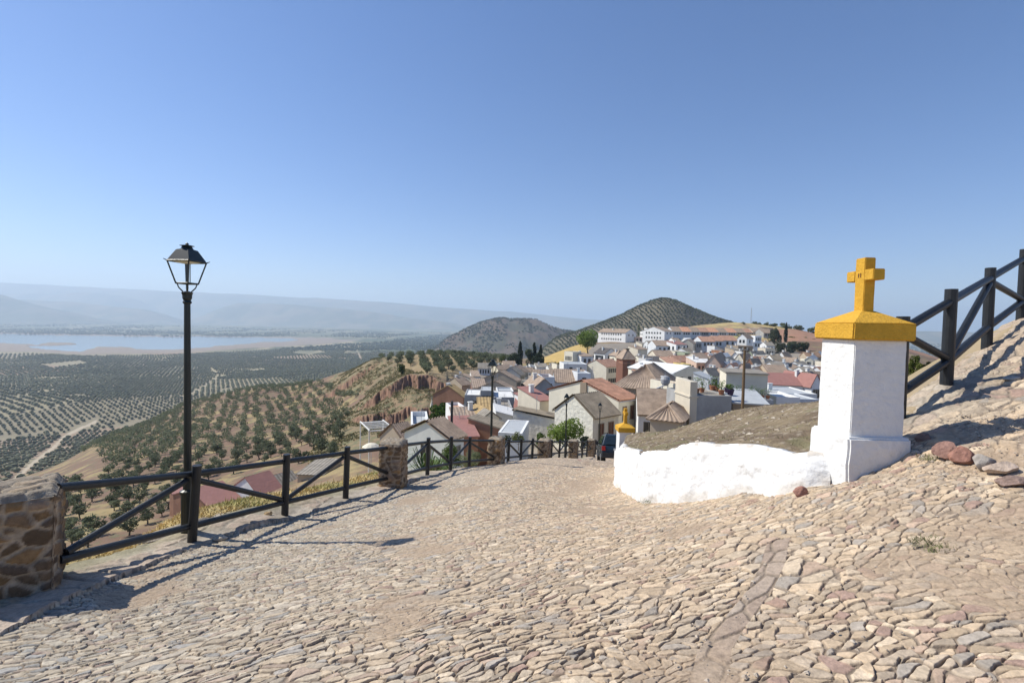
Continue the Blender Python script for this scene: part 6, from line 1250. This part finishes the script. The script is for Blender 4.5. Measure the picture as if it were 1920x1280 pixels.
tree('poplar_tree', 1197.5, 630, 300, 7, 22, 'slim green poplar right of the long white apartments', shape='column', c=((0.03, 0.055, 0.012), (0.07, 0.11, 0.03)), n=1400, tr=0.05)
tree('cypress_tree', 1472.5, 648, 300, 7.5, 41, 'tall narrow dark cypress standing above the trees on the right', shape='column', c=(DK1, DK2), n=2200, tr=0.04, leaf=0.3)
tree('eucalyptus_tree', 1452, 652, 285, 26, 40, 'large grey-green tree left of the cypress', c=((0.035, 0.05, 0.025), (0.10, 0.12, 0.07)), n=2600, tr=0.12)
tree('eucalyptus_tree', 1464, 668, 262, 24, 32, 'grey-green tree in front of the cypress, above the white roofs', c=((0.035, 0.05, 0.025), (0.12, 0.13, 0.075)), n=2400, tr=0.1)
tree('eucalyptus_tree', 1486, 668, 258, 24, 30, 'silvery round tree right of the cypress', c=((0.04, 0.065, 0.035), (0.12, 0.15, 0.09)), n=2400, tr=0.1)
tree('eucalyptus_tree', 1503, 666, 262, 24, 28, 'dark green tree at the right end of the tree clump', c=((0.02, 0.04, 0.015), (0.07, 0.10, 0.035)), n=2400, tr=0.1)
tree('leafy_tree', 1440, 672, 262, 26, 26, 'dark tree at the left end of the tree clump, under the white balconies', c=(DK1, (0.05, 0.065, 0.03)), n=2200, tr=0.1)
tree('leafy_bush', 1489, 640, 318, 18, 11, 'yellow-green bush on the slope right of the cypress', 'bush', c=((0.06, 0.085, 0.015), (0.13, 0.15, 0.03)), n=900, tr=0.05)
tree('leafy_bush', 1512, 640, 316, 12, 9, 'grey-green bush halfway up the dry slope', 'bush', c=(OG1, OG2), n=800, tr=0.05)
tree('leafy_bush', 1526, 643, 312, 13, 9, 'dark bush on the dry slope beside the white pillar', 'bush', c=(DK1, (0.06, 0.07, 0.03)), n=800, tr=0.05)
for i, (a, b, w, h) in enumerate([(1419, 612, 18, 7), (1437, 612, 12, 6), (1449, 614, 18, 8), (1470, 619, 24, 11), (1497, 622, 22, 10), (1525, 626, 26, 10), (1394, 609, 8, 4)]):
    tree('olive_bush', a, b, 395 - 4 * i, w, h + 2, ['round olive bush on the skyline right of the antenna mast', 'small olive bush second right of the antenna mast', 'wide olive bush on the skyline above the brown roof', 'large olive bush on the skyline behind the cypress', 'olive bush on the skyline right of the cypress', 'olive bush on the skyline beside the white pillar', 'tiny bush on the yellow hilltop left of the mast'][i], 'bush', c=(OG1, (0.11, 0.13, 0.06)), n=900, tr=0.05, group='olive bushes on the skyline')
tree('leafy_bush', 1345, 674, 205, 14, 9, 'dark bush under the long white and blue houses', 'bush', c=(DK1, (0.05, 0.075, 0.02)), n=800, tr=0.05)
tree('leafy_bush', 1358, 678, 200, 11, 8, 'green bush beside the small orange wall in the town', 'bush', c=(GR1, (0.09, 0.12, 0.03)), n=800, tr=0.05)
tree('leafy_bush', 1044, 690, 205, 14, 12, 'round green bush at the foot of the yellow slope', 'bush', c=((0.03, 0.05, 0.015), (0.07, 0.10, 0.03)), n=900, tr=0.05)
tree('leafy_bush', 1062, 843, 46, 74, 62, 'bright leafy bush behind the fence in front of the whitewashed stone wall', 'bush', c=((0.12, 0.19, 0.03), (0.34, 0.42, 0.11)), n=3600, tr=0.08, leaf=0.10, lumps=26)
tree('leafy_bush', 1020, 845, 44, 30, 36, 'smaller light green bush left of the third street lamp', 'bush', c=((0.05, 0.085, 0.02), (0.15, 0.20, 0.06)), n=1800, tr=0.1, leaf=0.09)
tree('leafy_bush', 1093, 846, 44, 26, 30, 'dark grey-green bush between the leafy bush and the white house', 'bush', c=((0.03, 0.04, 0.025), (0.08, 0.10, 0.06)), n=1500, tr=0.1, leaf=0.09)
tree('leafy_bush', 845, 882, 19, 46, 46, 'green bush with small leaves behind the second fence section', 'bush', c=((0.05, 0.08, 0.02), (0.16, 0.22, 0.07)), n=2600, tr=0.05, leaf=0.035, lumps=14)
tree('leafy_bush', 880, 880, 21, 50, 40, 'pale flowering bush beside the stone pillar of the second lamp', 'bush', c=((0.08, 0.11, 0.04), (0.30, 0.32, 0.20)), n=2600, tr=0.05, leaf=0.03, lumps=14)
tree('leafy_bush', 972, 835, 36, 26, 24, 'thin yellow-green shrub rising over the fence before the white wall', 'bush', c=((0.09, 0.11, 0.03), (0.22, 0.24, 0.09)), n=700, tr=0.2, leaf=0.06)
tree('leafy_bush', 950, 838, 34, 24, 22, 'dark sparse shrub right of the second street lamp', 'bush', c=((0.03, 0.04, 0.02), (0.08, 0.10, 0.05)), n=600, tr=0.2, leaf=0.05)
tree('leafy_bush', 1716, 690, 22, 26, 44, 'sunlit green bush behind the right-hand fence', 'bush', c=((0.07, 0.10, 0.02), (0.18, 0.20, 0.05)), n=2200, tr=0.05, leaf=0.04, zg=at(1716, 712, 22).z)
tree('leafy_bush', 1738, 692, 30, 26, 26, 'dark bush seen under the lower rail of the right-hand fence', 'bush', c=((0.03, 0.04, 0.02), (0.09, 0.09, 0.04)), n=1800, tr=0.05, leaf=0.05, zg=at(1738, 705, 30).z)
# spiky aloe under the second fence section
def aloe(px, py, D, s, label):
    p = at(px, py, D); root = empty('aloe_plant', (p.x, p.y, gz(p.x, p.y)), 0, label, 'plant', 'spiky plants behind the fence'); r_ = random.Random(int(px)); m = MB()
    for i in range(60):
        a = r_.uniform(0, 6.28); L = s * r_.uniform(.6, 1); up = r_.uniform(.5, 1.2); w = 0.03 * s; d = Vector((math.cos(a), math.sin(a), 0)); n_ = Vector((-d.y, d.x, 0)) * w; b = d * 0.25 * s * r_.random()
        m.add([b - n_, b + n_, b + d * L * .5 + Vector((0, 0, L * up)) + n_ * .7, b + d * L * .5 + Vector((0, 0, L * up)) - n_ * .7, b + d * L + Vector((0, 0, L * up * .9))], [(0, 1, 2, 3), (3, 2, 4)])
    o = m.build('leaves', MATS['aloe'], root)
mat('aloe', (0.09, 0.14, 0.035), 0.6, nscale=2, namt=0.3)
aloe(800, 895, 16.5, 0.9, 'spiky yellow-green plant right of the big stone pillar, left of its fence post'); aloe(815, 892, 17.5, 0.8, 'spiky plant directly behind the first fence post after the big pillar'); aloe(832, 880, 18.5, 0.9, 'spiky plant behind the middle of the second fence section')

# ------------------------------------------------------------------ the air
hz = MB(); hz.box(-32000, 32000, -60, 41000, -190, 930); hzo = hz.build('haze', None)
hm = bpy.data.materials.new('haze'); hm.use_nodes = True; nt = hm.node_tree; nt.nodes.clear(); ho = nt.nodes.new('ShaderNodeOutputMaterial'); pv = nt.nodes.new('ShaderNodeVolumePrincipled')
pv.inputs['Color'].default_value = (0.68, 0.83, 1.0, 1); pv.inputs['Density'].default_value = 1.1e-4; pv.inputs['Anisotropy'].default_value = 0.2
nt.links.new(pv.outputs[0], ho.inputs['Volume']); hzo.data.materials.append(hm); tag(hzo, 'thin blue haze over the plain', 'haze', kind='stuff')
